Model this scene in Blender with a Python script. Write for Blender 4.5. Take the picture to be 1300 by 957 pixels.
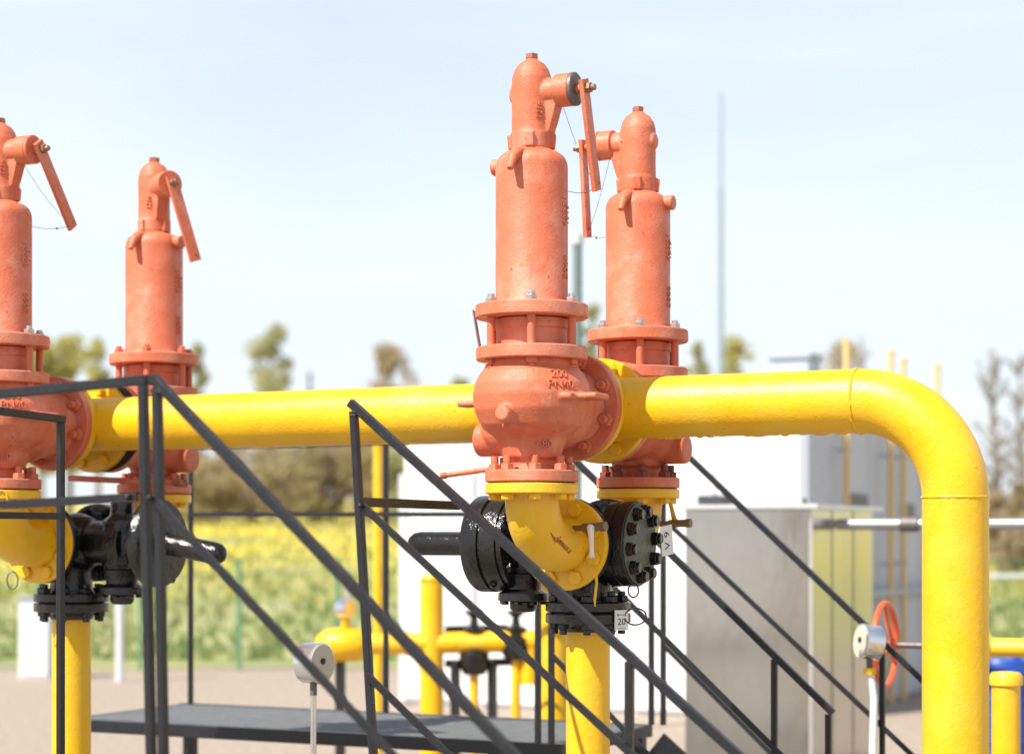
import bpy, bmesh, math, random
from mathutils import Vector, Matrix, Euler, noise

random.seed(7)
S = bpy.context.scene
for o in list(bpy.data.objects):
    bpy.data.objects.remove(o)
COL = S.collection

# ------------------------------------------------------------------ camera
F_PX, CX, HOR = 2509.0, 650.0, 680.0          # focal length and horizon in photo pixels (1300 x 957)
PSI = math.atan2(0.446, 0.895)
FWD = Vector((-math.sin(PSI), math.cos(PSI), 0))
RGT = Vector((math.cos(PSI), math.sin(PSI), 0))
EYE = 1.7
CAM = -7.182 * FWD - 0.276 * RGT + Vector((0, 0, EYE))
cd = bpy.data.cameras.new("camera"); cam = bpy.data.objects.new("camera", cd); COL.objects.link(cam)
cam.location = CAM
cam.rotation_euler = (math.radians(90), 0, PSI)
cd.sensor_width = 36.0
cd.lens = F_PX / 1300.0 * 36.0
cd.shift_y = (HOR - 478.5) / 1300.0
cd.clip_start = 0.1; cd.clip_end = 3000
cd.dof.use_dof = True; cd.dof.focus_distance = 6.95; cd.dof.aperture_fstop = 1.6
cd.dof.aperture_blades = 9
S.camera = cam

# ------------------------------------------------------------------ sky, sun, exposure
SUN_EL = math.radians(50)
to_sun_h = (-0.74 * RGT - 0.67 * FWD).normalized()
SUN_DIR = Vector((to_sun_h.x * math.cos(SUN_EL), to_sun_h.y * math.cos(SUN_EL), math.sin(SUN_EL)))
w = bpy.data.worlds.new("World"); S.world = w; w.use_nodes = True
nt = w.node_tree; nt.nodes.clear()
out = nt.nodes.new("ShaderNodeOutputWorld"); bg = nt.nodes.new("ShaderNodeBackground")
sky = nt.nodes.new("ShaderNodeTexSky"); sky.sky_type = 'NISHITA'; sky.sun_disc = False
sky.sun_elevation = SUN_EL; sky.sun_rotation = math.atan2(SUN_DIR.x, SUN_DIR.y)
sky.air_density = 1.0; sky.dust_density = 0.9; sky.ozone_density = 1.6
tc = nt.nodes.new("ShaderNodeTexCoord")
mp = nt.nodes.new("ShaderNodeMapping"); mp.inputs['Scale'].default_value = (1.1, 1.7, 6.5); mp.inputs['Rotation'].default_value = (0.12, 0.2, 0.5)
nz = nt.nodes.new("ShaderNodeTexNoise"); nz.inputs['Scale'].default_value = 2.1; nz.inputs['Detail'].default_value = 7; nz.inputs['Roughness'].default_value = 0.52; nz.inputs['Distortion'].default_value = 0.35
cr = nt.nodes.new("ShaderNodeMapRange"); cr.inputs['From Min'].default_value = 0.33; cr.inputs['From Max'].default_value = 0.80
cr.inputs['To Min'].default_value = 0.68; cr.inputs['To Max'].default_value = 0.95
mx = nt.nodes.new("ShaderNodeMix"); mx.data_type = 'RGBA'
mx.inputs['B'].default_value = (6.6, 7.08, 7.7, 1)      # thin high cloud, sky units
nt.links.new(tc.outputs['Generated'], mp.inputs['Vector']); nt.links.new(mp.outputs['Vector'], nz.inputs['Vector'])
nt.links.new(nz.outputs['Fac'], cr.inputs['Value']); sp = nt.nodes.new("ShaderNodeSeparateXYZ"); nt.links.new(tc.outputs['Generated'], sp.inputs[0])
el = nt.nodes.new("ShaderNodeMapRange"); el.interpolation_type = 'SMOOTHSTEP'; nt.links.new(sp.outputs['Z'], el.inputs['Value'])
el.inputs['From Min'].default_value = 0.0; el.inputs['From Max'].default_value = 0.85; el.inputs['To Min'].default_value = 1.06; el.inputs['To Max'].default_value = 0.30
ml = nt.nodes.new("ShaderNodeMath"); ml.operation = 'MULTIPLY'; ml.use_clamp = True; nt.links.new(cr.outputs['Result'], ml.inputs[0]); nt.links.new(el.outputs['Result'], ml.inputs[1])
nt.links.new(ml.outputs[0], mx.inputs['Factor'])
nt.links.new(sky.outputs['Color'], mx.inputs['A']); nt.links.new(mx.outputs['Result'], bg.inputs['Color'])
bg.inputs['Strength'].default_value = 0.097
nt.links.new(bg.outputs['Background'], out.inputs['Surface'])
sl = bpy.data.lights.new("sun", 'SUN'); sl.energy = 4.9; sl.angle = math.radians(0.5); sl.color = (1.0, 0.95, 0.86)
so = bpy.data.objects.new("sun", sl); COL.objects.link(so)
so.rotation_euler = SUN_DIR.to_track_quat('Z', 'Y').to_euler()
so.location = (-6, -8, 12)
S.view_settings.view_transform = 'Standard'; S.view_settings.look = 'None'
S.view_settings.exposure = 0.68; S.view_settings.gamma = 1.0; S.view_settings.use_curve_mapping = False
S.render.engine = 'CYCLES'

# ------------------------------------------------------------------ pixels to positions
def ray(px, py):
    return FWD + RGT * ((px - CX) / F_PX) + Vector((0, 0, (HOR - py) / F_PX))
def at(px, py, depth):
    return CAM + ray(px, py) * depth
def on_y(px, py, Y):
    r = ray(px, py); return CAM + r * ((Y - CAM.y) / r.y)
def on_x(px, py, X):
    r = ray(px, py); return CAM + r * ((X - CAM.x) / r.x)
def depth_of(p):
    return (Vector(p) - CAM).dot(FWD)

# ------------------------------------------------------------------ materials
MATS = {}
def mat(name, base, rough=0.5, metal=0.0, var=None, var_scale=4.0, var_amt=0.5, bump=0.0, bump_scale=60.0, bump2=0.0, bump2_scale=8.0,
        spots=None, spot_scale=30.0, spot_thr=0.68, spec=0.5, coat=0.0, stretch=None, chalk=None, chalk_scale=3.0):
    m = bpy.data.materials.new(name); m.use_nodes = True
    n = m.node_tree; b = n.nodes['Principled BSDF']
    b.inputs['Roughness'].default_value = rough; b.inputs['Metallic'].default_value = metal
    b.inputs['Specular IOR Level'].default_value = spec
    if coat: b.inputs['Coat Weight'].default_value = coat; b.inputs['Coat Roughness'].default_value = 0.12
    t = n.nodes.new("ShaderNodeTexCoord"); v = t.outputs['Object']
    if stretch:
        mpp = n.nodes.new("ShaderNodeMapping"); mpp.inputs['Scale'].default_value = stretch
        n.links.new(v, mpp.inputs['Vector']); v = mpp.outputs['Vector']
    def nz(scale, detail=5, rough=0.6):
        k = n.nodes.new("ShaderNodeTexNoise"); k.inputs['Scale'].default_value = scale; k.inputs['Detail'].default_value = detail
        k.inputs['Roughness'].default_value = rough; n.links.new(v, k.inputs['Vector']); return k.outputs['Fac']
    def mixc(fac, a, c):
        k = n.nodes.new("ShaderNodeMix"); k.data_type = 'RGBA'; n.links.new(fac, k.inputs['Factor'])
        if hasattr(a, 'links'): n.links.new(a, k.inputs['A'])
        else: k.inputs['A'].default_value = (*a, 1)
        k.inputs['B'].default_value = (*c, 1); return k.outputs['Result']
    def rng(fac, a, c, lo=0.0, hi=1.0):
        k = n.nodes.new("ShaderNodeMapRange"); n.links.new(fac, k.inputs['Value'])
        k.inputs['From Min'].default_value = a; k.inputs['From Max'].default_value = c
        k.inputs['To Min'].default_value = lo; k.inputs['To Max'].default_value = hi; return k.outputs['Result']
    col = base
    if var: col = mixc(rng(nz(var_scale), 0.35, 0.7, 0, var_amt), base, var)
    if chalk: col = mixc(rng(nz(chalk_scale, 6, 0.65), 0.48, 0.66, 0, 0.7), col, chalk)
    if spots: col = mixc(rng(nz(spot_scale, 3), spot_thr, spot_thr + 0.06), col, spots)
    if hasattr(col, 'links'): n.links.new(col, b.inputs['Base Color'])
    else: b.inputs['Base Color'].default_value = (*col, 1)
    if rough > 0.15 and rough < 0.9:
        n.links.new(rng(nz(var_scale * 3), 0.3, 0.7, rough * 0.8, min(1, rough * 1.25)), b.inputs['Roughness'])
    if bump or bump2:
        prev = None
        for amt, sc in ((bump2, bump2_scale), (bump, bump_scale)):
            if not amt: continue
            k = n.nodes.new("ShaderNodeBump"); k.inputs['Strength'].default_value = amt; k.inputs['Distance'].default_value = 0.01
            n.links.new(nz(sc, 4), k.inputs['Height'])
            if prev: n.links.new(prev, k.inputs['Normal'])
            prev = k.outputs['Normal']
        n.links.new(prev, b.inputs['Normal'])
    MATS[name] = m
    return m

CORAL = mat("coral_paint", (0.60, 0.150, 0.068), 0.50, chalk=(0.71, 0.30, 0.20), chalk_scale=4.0, var=(0.50, 0.11, 0.046), var_scale=9, var_amt=0.7, bump=0.22, bump_scale=110, bump2=0.25, bump2_scale=16,
            spots=(0.22, 0.05, 0.025), spot_scale=34, spot_thr=0.69)
YELLOW = mat("yellow_paint", (0.84, 0.475, 0.002), 0.38, var=(0.74, 0.37, 0.002), var_scale=3.5, var_amt=0.7, bump=0.20, bump_scale=95, bump2=0.32, bump2_scale=11, chalk=(0.80, 0.50, 0.05), chalk_scale=2.2,
             spots=(0.42, 0.20, 0.012), spot_scale=26, spot_thr=0.70)
BLACK = mat("black_gloss_paint", (0.006, 0.006, 0.007), 0.17, spec=0.55, var=(0.022, 0.018, 0.012), var_scale=6, var_amt=0.7, bump=0.32, bump_scale=60, bump2=0.6, bump2_scale=16,
            spots=(0.07, 0.05, 0.02), spot_scale=22, spot_thr=0.70)
COVER = mat("worn_grey_green_plate", (0.085, 0.095, 0.062), 0.5, var=(0.15, 0.165, 0.11), var_scale=40, var_amt=0.9, bump=0.5, bump_scale=150)
RAIL = mat("charcoal_rail_paint", (0.010, 0.0105, 0.013), 0.36, spec=0.45, var=(0.020, 0.019, 0.020), var_scale=10, bump=0.16, bump_scale=150, bump2=0.2, bump2_scale=30,
           spots=(0.16, 0.15, 0.14), spot_scale=55, spot_thr=0.78)
ZINC = mat("zinc_plated_steel", (0.55, 0.54, 0.52), 0.38, 0.9, var=(0.35, 0.30, 0.25), var_scale=40)
GREYIRON = mat("grey_iron", (0.12, 0.13, 0.14), 0.5, 0.5, var=(0.25, 0.14, 0.09), var_scale=30)
BRASS = mat("dull_brass", (0.24, 0.17, 0.09), 0.5, 0.6, var=(0.12, 0.08, 0.05), var_scale=60)
CREAM = mat("cream_lever", (0.80, 0.70, 0.60), 0.45)
WHITE_TAG = mat("white_tag", (0.75, 0.75, 0.72), 0.5, var=(0.6, 0.6, 0.56), var_scale=30)
TAG_INK = mat("tag_ink", (0.02, 0.02, 0.02), 0.6)
ARROW = mat("red_arrow_paint", (0.24, 0.040, 0.012), 0.55, var=(0.50, 0.22, 0.01), var_scale=70, var_amt=0.7, spots=(0.75, 0.42, 0.003), spot_scale=140, spot_thr=0.56)
PLATE = mat("weathered_nameplate", (0.35, 0.30, 0.28), 0.5, 0.3, var=(0.2, 0.12, 0.1), var_scale=30)
WIRE = mat("seal_wire", (0.10, 0.10, 0.12), 0.5, 0.6)
GASKET = mat("gasket", (0.03, 0.02, 0.02), 0.8)
GALV = mat("brushed_steel", (0.56, 0.55, 0.52), 0.17, 1.0, var=(0.46, 0.44, 0.39), var_scale=1.6, var_amt=0.8, bump=0.05, bump_scale=40, bump2=0.9, bump2_scale=1.7, stretch=(1, 1, 0.35))
GALVPIPE = mat("galvanised_pipe", (0.36, 0.37, 0.38), 0.45, 0.7, var=(0.38, 0.36, 0.34), var_scale=6)
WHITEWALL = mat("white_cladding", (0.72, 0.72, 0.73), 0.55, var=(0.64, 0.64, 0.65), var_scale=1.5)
SHADEDWALL = mat("shaded_white_cladding", (0.50, 0.52, 0.55), 0.55, var=(0.44, 0.46, 0.49), var_scale=1.5)  # side panels of the white building, with shade mixed into the colour
DARKGLASS = mat("dark_vent", (0.06, 0.06, 0.065), 0.3)
TRIM = mat("grey_trim", (0.34, 0.37, 0.40), 0.5)
ORANGE = mat("orange_red_wheel", (0.72, 0.11, 0.03), 0.4, var=(0.6, 0.09, 0.03))
CHROME = mat("gauge_case", (0.72, 0.72, 0.72), 0.22, 0.95)
DIAL = mat("gauge_back", (0.52, 0.48, 0.38), 0.4)
BLUE = mat("blue_plastic", (0.01, 0.06, 0.33), 0.4)
MASTMAT = mat("mast_steel", (0.30, 0.36, 0.40), 0.5, 0.3)
FENCEGREEN = mat("fence_green", (0.09, 0.24, 0.13), 0.5)
GREENPOLE = mat("grey_green_stack", (0.16, 0.21, 0.19), 0.5, 0.2)
GRATE = mat("galvanised_grating", (0.30, 0.31, 0.32), 0.5, 0.7, var=(0.2, 0.2, 0.2), var_scale=12)
BARK = mat("bark", (0.20, 0.17, 0.145), 0.9, var=(0.30, 0.27, 0.24), var_scale=3)
def leafmat(n, c, c2):
    m = mat(n, c, 0.6, var=c2, var_scale=0.8, var_amt=1.0)
    nn = m.node_tree; b = nn.nodes['Principled BSDF']; o = nn.nodes['Material Output']
    tl = nn.nodes.new("ShaderNodeBsdfTranslucent"); ms = nn.nodes.new("ShaderNodeMixShader"); ms.inputs[0].default_value = 0.6
    nn.links.new(b.inputs['Base Color'].links[0].from_socket, tl.inputs['Color'])
    nn.links.new(b.outputs[0], ms.inputs[1]); nn.links.new(tl.outputs[0], ms.inputs[2]); nn.links.new(ms.outputs[0], o.inputs['Surface'])
    return m
LEAF_Y = leafmat("leaf_yellow_green", (0.54, 0.49, 0.19), (0.45, 0.44, 0.17))  # yellow, olive and brown leaves lightened, standing in for aerial haze
LEAF_O = leafmat("leaf_olive", (0.44, 0.44, 0.25), (0.50, 0.47, 0.26))
LEAF_B = leafmat("leaf_brown", (0.49, 0.39, 0.27), (0.41, 0.34, 0.21))
LEAF_D = leafmat("leaf_conifer", (0.04, 0.075, 0.03), (0.06, 0.09, 0.04))
TWIG = leafmat("twig_grey", (0.46, 0.42, 0.38), (0.38, 0.34, 0.30))
HEDGE = leafmat("hedge_brown_olive", (0.50, 0.40, 0.23), (0.42, 0.36, 0.18))

# ------------------------------------------------------------------ mesh collector
class MB:
    def __init__(self): self.v = []; self.f = []
    def add(self, vs, fs):
        k = len(self.v); self.v += [Vector(p) for p in vs]; self.f += [tuple(i + k for i in f) for f in fs]; return self
    def lathe(self, prof, seg=40, M=None):
        """profile [(r, z)], revolved about local z; closed with poles/caps"""
        M = M or Matrix(); vs = []; fs = []
        for r, z in prof:
            for i in range(seg):
                a = 2 * math.pi * i / seg; vs.append(M @ Vector((r * math.cos(a), r * math.sin(a), z)))
        for j in range(len(prof) - 1):
            for i in range(seg):
                i2 = (i + 1) % seg
                fs.append((j * seg + i, j * seg + i2, (j + 1) * seg + i2, (j + 1) * seg + i))
        fs.append(tuple(reversed(range(seg)))); fs.append(tuple((len(prof) - 1) * seg + i for i in range(seg)))
        return self.add(vs, fs)
    def cyl(self, a, b, r, seg=24, r2=None, ch=0.0):
        a = Vector(a); b = Vector(b); L = (b - a).length; r2 = r if r2 is None else r2
        M = Matrix.Translation(a) @ (b - a).to_track_quat('Z', 'Y').to_matrix().to_4x4()
        p = [(r, 0), (r2, L)] if not ch else [(r - ch, 0), (r, ch), (r2, L - ch), (r2 - ch, L)]
        return self.lathe(p, seg, M)
    def bar(self, a, b, w, h, up=(0, 0, 1), ch=0.0):
        """rectangular bar, w across, h along 'up'"""
        a = Vector(a); b = Vector(b); d = (b - a).normalized(); up = Vector(up)
        s = d.cross(up)
        if s.length < 1e-4: s = d.cross(Vector((1, 0, 0)))
        s.normalize(); u = s.cross(d).normalized()
        c = ch
        if c:
            ring = [(-w/2 + c, -h/2), (w/2 - c, -h/2), (w/2, -h/2 + c), (w/2, h/2 - c), (w/2 - c, h/2), (-w/2 + c, h/2), (-w/2, h/2 - c), (-w/2, -h/2 + c)]
        else:
            ring = [(-w/2, -h/2), (w/2, -h/2), (w/2, h/2), (-w/2, h/2)]
        n = len(ring)
        vs = [a + s * x + u * y for x, y in ring] + [b + s * x + u * y for x, y in ring]
        fs = [tuple(reversed(range(n))), tuple(range(n, 2 * n))] + [(i, (i + 1) % n, n + (i + 1) % n, n + i) for i in range(n)]
        return self.add(vs, fs)
    def box(self, lo, hi, ch=0.0):
        lo = Vector(lo); hi = Vector(hi); c = (lo + hi) / 2
        return self.bar((lo.x, c.y, c.z), (hi.x, c.y, c.z), hi.y - lo.y, hi.z - lo.z, ch=ch)
    def tube(self, pts, rad, seg=10, caps=True):
        pts = [Vector(p) for p in pts]; n = len(pts)
        rs = rad if isinstance(rad, (list, tuple)) else [rad] * n
        vs = []; fs = []; prev = None
        for i, p in enumerate(pts):
            d = (pts[min(i + 1, n - 1)] - pts[max(i - 1, 0)]).normalized()
            if prev is None:
                s = d.cross(Vector((0, 0, 1)));
                if s.length < 1e-3: s = d.cross(Vector((0, 1, 0)))
            else: s = prev - d * prev.dot(d)
            s.normalize(); prev = s; u = d.cross(s)
            for k in range(seg):
                a = 2 * math.pi * k / seg; vs.append(p + (s * math.cos(a) + u * math.sin(a)) * rs[i])
        for i in range(n - 1):
            for k in range(seg):
                k2 = (k + 1) % seg; fs.append((i*seg + k, i*seg + k2, (i+1)*seg + k2, (i+1)*seg + k))
        if caps: fs.append(tuple(reversed(range(seg)))); fs.append(tuple((n-1)*seg + k for k in range(seg)))
        return self.add(vs, fs)
    def sphere(self, c, r, seg=20, rings=12):
        c = Vector(c); r = Vector(r) if hasattr(r, '__len__') else Vector((r, r, r))
        M = Matrix.Translation(c) @ Matrix.Diagonal((r.x, r.y, r.z, 1))
        return self.lathe([(max(1e-4, math.sin(math.pi * j / rings)), -math.cos(math.pi * j / rings)) for j in range(rings + 1)], seg, M)
    def mesh(self, name, m, angle=38):
        me = bpy.data.meshes.new(name); me.from_pydata([tuple(p) for p in self.v], [], self.f)
        bm = bmesh.new(); bm.from_mesh(me); bmesh.ops.recalc_face_normals(bm, faces=bm.faces); bm.to_mesh(me); bm.free()
        me.polygons.foreach_set('use_smooth', [True] * len(me.polygons)); me.set_sharp_from_angle(angle=math.radians(angle))
        me.materials.append(m); return me
    def fused(self, name, m, voxel=0.006, smooth=6):
        """cast-metal fusion of overlapping solids with rounded fillets"""
        me = self.mesh(name + "_src", m); o = bpy.data.objects.new("tmp", me); COL.objects.link(o)
        a = o.modifiers.new("r", 'REMESH'); a.mode = 'VOXEL'; a.voxel_size = voxel; a.use_smooth_shade = True
        b = o.modifiers.new("s", 'SMOOTH'); b.iterations = smooth; b.factor = 0.5
        dg = bpy.context.evaluated_depsgraph_get(); dg.update()
        res = bpy.data.meshes.new_from_object(o.evaluated_get(dg)); res.name = name
        bpy.data.objects.remove(o); bpy.data.meshes.remove(me)
        res.polygons.foreach_set('use_smooth', [True] * len(res.polygons))
        if not res.materials: res.materials.append(m)
        return res

def thing(name, label, cat, loc=(0, 0, 0), rotz=0.0, group=None):
    o = bpy.data.objects.new(name, None); COL.objects.link(o); o.location = loc; o.rotation_euler = (0, 0, rotz); o.empty_display_size = 0.1
    o['label'] = label; o['category'] = cat
    if group: o['group'] = group
    return o
def part(name, me, parent=None, loc=(0, 0, 0), M=None):
    o = bpy.data.objects.new(name, me); COL.objects.link(o)
    if parent: o.parent = parent
    if M is not None: o.matrix_local = M
    else: o.location = loc
    return o
def solo(name, me, label, cat, loc=(0, 0, 0), group=None, rotz=0):
    o = part(name, me, None, loc); o.rotation_euler = (0, 0, rotz); o['label'] = label; o['category'] = cat
    if group: o['group'] = group
    return o
def structure(name, me):
    o = part(name, me); o['kind'] = 'structure'; return o
CACHE = {}
def cached(key, fn):
    if key not in CACHE: CACHE[key] = fn()
    return CACHE[key]
def basis(xa, ya, za, t=(0, 0, 0)):
    xa, ya, za = Vector(xa), Vector(ya), Vector(za)
    M = Matrix((xa, ya, za)).transposed().to_4x4(); M.translation = Vector(t); return M
def along(p, d, roll=0.0):
    """matrix whose z looks along d at p"""
    return Matrix.Translation(Vector(p)) @ Vector(d).to_track_quat('Z', 'Y').to_matrix().to_4x4() @ Matrix.Rotation(roll, 4, 'Z')
def text_mesh(key, txt, size, depth, m, warp=None, align='CENTER'):
    cu = bpy.data.curves.new("t", 'FONT'); cu.body = txt; cu.size = size; cu.extrude = depth / 2; cu.align_x = align; cu.align_y = 'CENTER'; cu.resolution_u = 2
    o = bpy.data.objects.new("t", cu); COL.objects.link(o)
    dg = bpy.context.evaluated_depsgraph_get(); dg.update()
    me = bpy.data.meshes.new_from_object(o.evaluated_get(dg)); bpy.data.objects.remove(o); bpy.data.curves.remove(cu)
    me.name = key; me.materials.clear(); me.materials.append(m)
    if warp:
        for v in me.vertices: v.co = warp(v.co)
    return me

# small hardware, shared meshes; local z is the outward axis
def hexprof(mb, r, z0, z1, M=None, ch=0.002):
    mb.lathe([(r * 0.94, z0), (r, z0 + ch), (r, z1 - ch), (r * 0.9, z1)], 6, M)
def nut_stud(m, r=0.022, h=0.020, sr=0.0125, sl=0.022):
    mb = MB(); hexprof(mb, r, 0, h); mb.cyl((0, 0, h), (0, 0, h + sl), sr, 12, ch=0.002); return mb.mesh("nut", m, 30)
def bolt_head(m, r=0.022, h=0.016):
    mb = MB(); hexprof(mb, r, 0, h); return mb.mesh("bolt_head", m, 30)
def disc(m, r, t, bore=0, seg=56, ch=0.004, name="flange"):
    return MB().lathe([(r - ch, 0), (r, ch), (r, t - ch), (r - ch, t)], seg).mesh(name, m)

# ================================================================== SETTING
def ground_z(p):
    d = depth_of(p); t = max(0.0, d - 27.0)
    z = 0.0325 * t if t < 150 else 0.0325 * 150 + 0.004 * (t - 150)
    return z + min(1, t / 20) * 0.25 * noise.noise(Vector((p[0] * 0.05, p[1] * 0.05, 3)))
def make_ground():
    ds = [-30, -12, -4, 0, 3, 6, 9, 12, 15, 18, 21, 24, 27, 30, 34, 38, 43, 48, 55, 62, 70, 80, 90, 105, 120, 140, 160, 180, 220, 300, 450, 700, 1100]
    ls = [-700, -400, -250, -160, -110, -80, -60, -48, -38, -30, -24, -18, -13, -9, -6, -3, 0, 3, 6, 9, 13, 18, 24, 30, 38, 48, 60, 80, 110, 160, 250, 400, 700]
    base = Vector((CAM.x, CAM.y, 0)); vs = []; fs = []
    for d in ds:
        for l in ls:
            p = base + FWD * d + RGT * l; p.z = ground_z(p); vs.append(p)
    n = len(ls)
    for j in range(len(ds) - 1):
        for i in range(n - 1): fs.append((j*n+i, j*n+i+1, (j+1)*n+i+1, (j+1)*n+i))
    m = bpy.data.materials.new("ground"); m.use_nodes = True; nn = m.node_tree; b = nn.nodes['Principled BSDF']; b.inputs['Roughness'].default_value = 0.95
    tc = nn.nodes.new("ShaderNodeTexCoord")
    def nz(s, d=5):
        k = nn.nodes.new("ShaderNodeTexNoise"); k.inputs['Scale'].default_value = s; k.inputs['Detail'].default_value = d; nn.links.new(tc.outputs['Object'], k.inputs['Vector']); return k.outputs['Fac']
    def rng(f, a, c, lo=0, hi=1):
        k = nn.nodes.new("ShaderNodeMapRange"); nn.links.new(f, k.inputs['Value']); k.inputs['From Min'].default_value = a; k.inputs['From Max'].default_value = c; k.inputs['To Min'].default_value = lo; k.inputs['To Max'].default_value = hi; return k.outputs['Result']
    def mix(f, a, c):
        k = nn.nodes.new("ShaderNodeMix"); k.data_type = 'RGBA'; nn.links.new(f, k.inputs['Factor'])
        for s, q in (('A', a), ('B', c)):
            if hasattr(q, 'links'): nn.links.new(q, k.inputs[s])
            else: k.inputs[s].default_value = (*q, 1)
        return k.outputs['Result']
    grass = mix(rng(nz(0.35), 0.38, 0.62), (0.25, 0.28, 0.08), (0.36, 0.33, 0.14))
    grass = mix(rng(nz(0.9, 3), 0.52, 0.66, 0, 0.7), grass, (0.42, 0.35, 0.21))
    # dandelions: dense in the far part of the meadow
    sep = nn.nodes.new("ShaderNodeSeparateXYZ"); nn.links.new(tc.outputs['Object'], sep.inputs[0])
    far = rng(sep.outputs['Z'], 0.35, 1.0)
    fl = nn.nodes.new("ShaderNodeMath"); fl.operation = 'MULTIPLY'; nn.links.new(rng(nz(0.22, 6), 0.40, 0.58), fl.inputs[0]); nn.links.new(far, fl.inputs[1])
    grass = mix(fl.outputs[0], grass, (0.60, 0.47, 0.03))
    grav = mix(rng(nz(14, 6), 0.35, 0.65), (0.27, 0.215, 0.165), (0.37, 0.30, 0.235))
    # gravel yard (before the meadow) by the distance along the yard's own axis
    ax = nn.nodes.new("ShaderNodeVectorMath"); ax.operation = 'DOT_PRODUCT'; nn.links.new(tc.outputs['Object'], ax.inputs[0]); ax.inputs[1].default_value = FWD
    wob = nn.nodes.new("ShaderNodeMath"); wob.operation = 'ADD'; nn.links.new(ax.outputs['Value'], wob.inputs[0]); nn.links.new(rng(nz(0.5), 0, 1, -2, 2), wob.inputs[1])
    edge = CAM.dot(FWD) + 25.5
    c = mix(rng(wob.outputs[0], edge - 0.4, edge + 0.4), grav, grass)
    nn.links.new(c, b.inputs['Base Color'])
    bp = nn.nodes.new("ShaderNodeBump"); bp.inputs['Strength'].default_value = 0.6; bp.inputs['Distance'].default_value = 0.03; nn.links.new(nz(22, 6), bp.inputs['Height']); nn.links.new(bp.outputs['Normal'], b.inputs['Normal'])
    me = bpy.data.meshes.new("ground"); me.from_pydata([tuple(v) for v in vs], [], fs); me.materials.append(m)
    me.polygons.foreach_set('use_smooth', [True] * len(me.polygons))
    structure("ground", me)
make_ground()

# concrete pad the pipework stands on
structure("concrete_pad", MB().box((-4.6, -3.4, -0.2), (2.6, 3.4, 0.06), 0.01).mesh("concrete_pad", mat("concrete", (0.27, 0.25, 0.22), 0.9, var=(0.20, 0.19, 0.17), var_scale=1.2, bump=0.3, bump_scale=40)))

# ================================================================== MAIN PIPEWORK
HZ = EYE + 0.459            # header axis height
VY = 0.4675                 # valve axis to header axis
PR = 0.1095                 # header pipe radius
XL = -2.335                 # second pair of valves
OUT = 0.335                 # valve axis to outlet flange face

# ---- header
def build_header():
    t = thing("header_pipe", "thick yellow pipe running across behind the valves and bending down at right", "pipe", (1.342, 0, 0.06))
    o0 = Vector((1.342, 0, 0.06)); L = lambda p: Vector(p) - o0
    x1 = 1.342 - 0.33; pts = [L((XL - 0.52, 0, HZ)), L((x1, 0, HZ))]
    pts = [L((XL - 0.52 + (x1 - XL + 0.52) * i / 30, 0, HZ)) for i in range(31)]
    mb = MB().tube(pts, PR, 56); part("pipe", mb.mesh("header_run", YELLOW), t)
    el = [L((x1 + 0.33 * math.sin(a), 0, HZ - 0.33 + 0.33 * math.cos(a))) for a in [math.pi / 2 * i / 22 for i in range(23)]]
    part("bend", MB().tube(el, PR, 56).mesh("header_bend", YELLOW), t)
    part("pipe", MB().tube([L((1.342, 0, HZ - 0.33)), L((1.342, 0, 0.06))], PR, 56).mesh("header_drop", YELLOW), t)
    # end cap, dished
    part("end_cap", MB().lathe([(PR, 0), (PR * 0.97, 0.03), (PR * 0.8, 0.055), (PR * 0.45, 0.07), (0.004, 0.075)], 40, along(L((XL - 0.52, 0, HZ)), (-1, 0, 0))).mesh("end_cap", YELLOW), t)
    def weld(c, d, seed, amp=0.0035):
        rr = random.Random(seed); n = 90; mb = MB()
        M = along(c, d); ring = []
        for i in range(n):
            a = 2 * math.pi * i / n; r = PR + 0.0005 + amp * (0.3 + 0.7 * rr.random()); z = 0.0025 * (rr.random() - 0.5)
            ring.append((a, r, z))
        vs = []; fs = []
        for a, r, z in ring:
            for dz, dr in ((-0.007, -0.003), (-0.003, (r - PR) * 0.8), (0.0015, r - PR), (0.007, -0.003)):
                vs.append(M @ Vector(((PR + dr) * math.cos(a), (PR + dr) * math.sin(a), dz + z)))
        for i in range(n):
            j = (i + 1) % n
            for k in range(3): fs.append((i*4+k, j*4+k, j*4+k+1, i*4+k+1))
        mb.add(vs, fs); part("weld_seam", mb.mesh("weld_seam", YELLOW, 60), t)
    weld(L((x1, 0, HZ)), (1, 0, 0), 3, 0.0065); weld(L((1.342, 0, HZ - 0.33)), (0, 0, 1), 4, 0.004)
    # paint runs hanging along the underside
    rr = random.Random(11); mb = MB()
    for i in range(60):
        x = rr.choice([rr.uniform(0.28, 1.15), rr.uniform(0.28, 1.15), rr.uniform(-1.75, -0.25)]); a = rr.gauss(0, 0.10) if i < 60 else rr.gauss(-0.5, 0.3)
        k_ = 1.0 if i < 60 else 0.45
        mb.sphere(L((x, PR * math.sin(a), HZ - PR * math.cos(a) * 0.985)), (rr.uniform(0.006, 0.035) * k_, 0.008 * k_, rr.uniform(0.003, 0.008) if i < 60 else 0.006), 10, 6)
    part("paint_runs", mb.mesh("paint_runs", YELLOW, 80), t)['kind'] = 'stuff'
    # branch flanges, front and back at both pairs
    fl = disc(YELLOW, 0.193, 0.032)
    nk = MB().lathe([(0.142, 0), (0.125, 0.02), (PR * 0.985, 0.05), (PR * 0.985, 0.14)], 48).mesh("branch", YELLOW)
    bh = bolt_head(YELLOW, 0.024, 0.018)
    for X in (0, XL):
        for s in (-1, 1):
            f = part("branch_flange", fl, t, M=along(L((X, s * (VY - OUT), HZ)), (0, -s, 0)))
            part("branch", nk, f, (0, 0, 0.0322))
            for k in range(8):
                a = math.radians(22.5 + 4 + 45 * k); r = 0.158
                part("bolt", bh, f, (r * math.cos(a), r * math.sin(a), 0.0322))
    return t
build_header()

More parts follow.
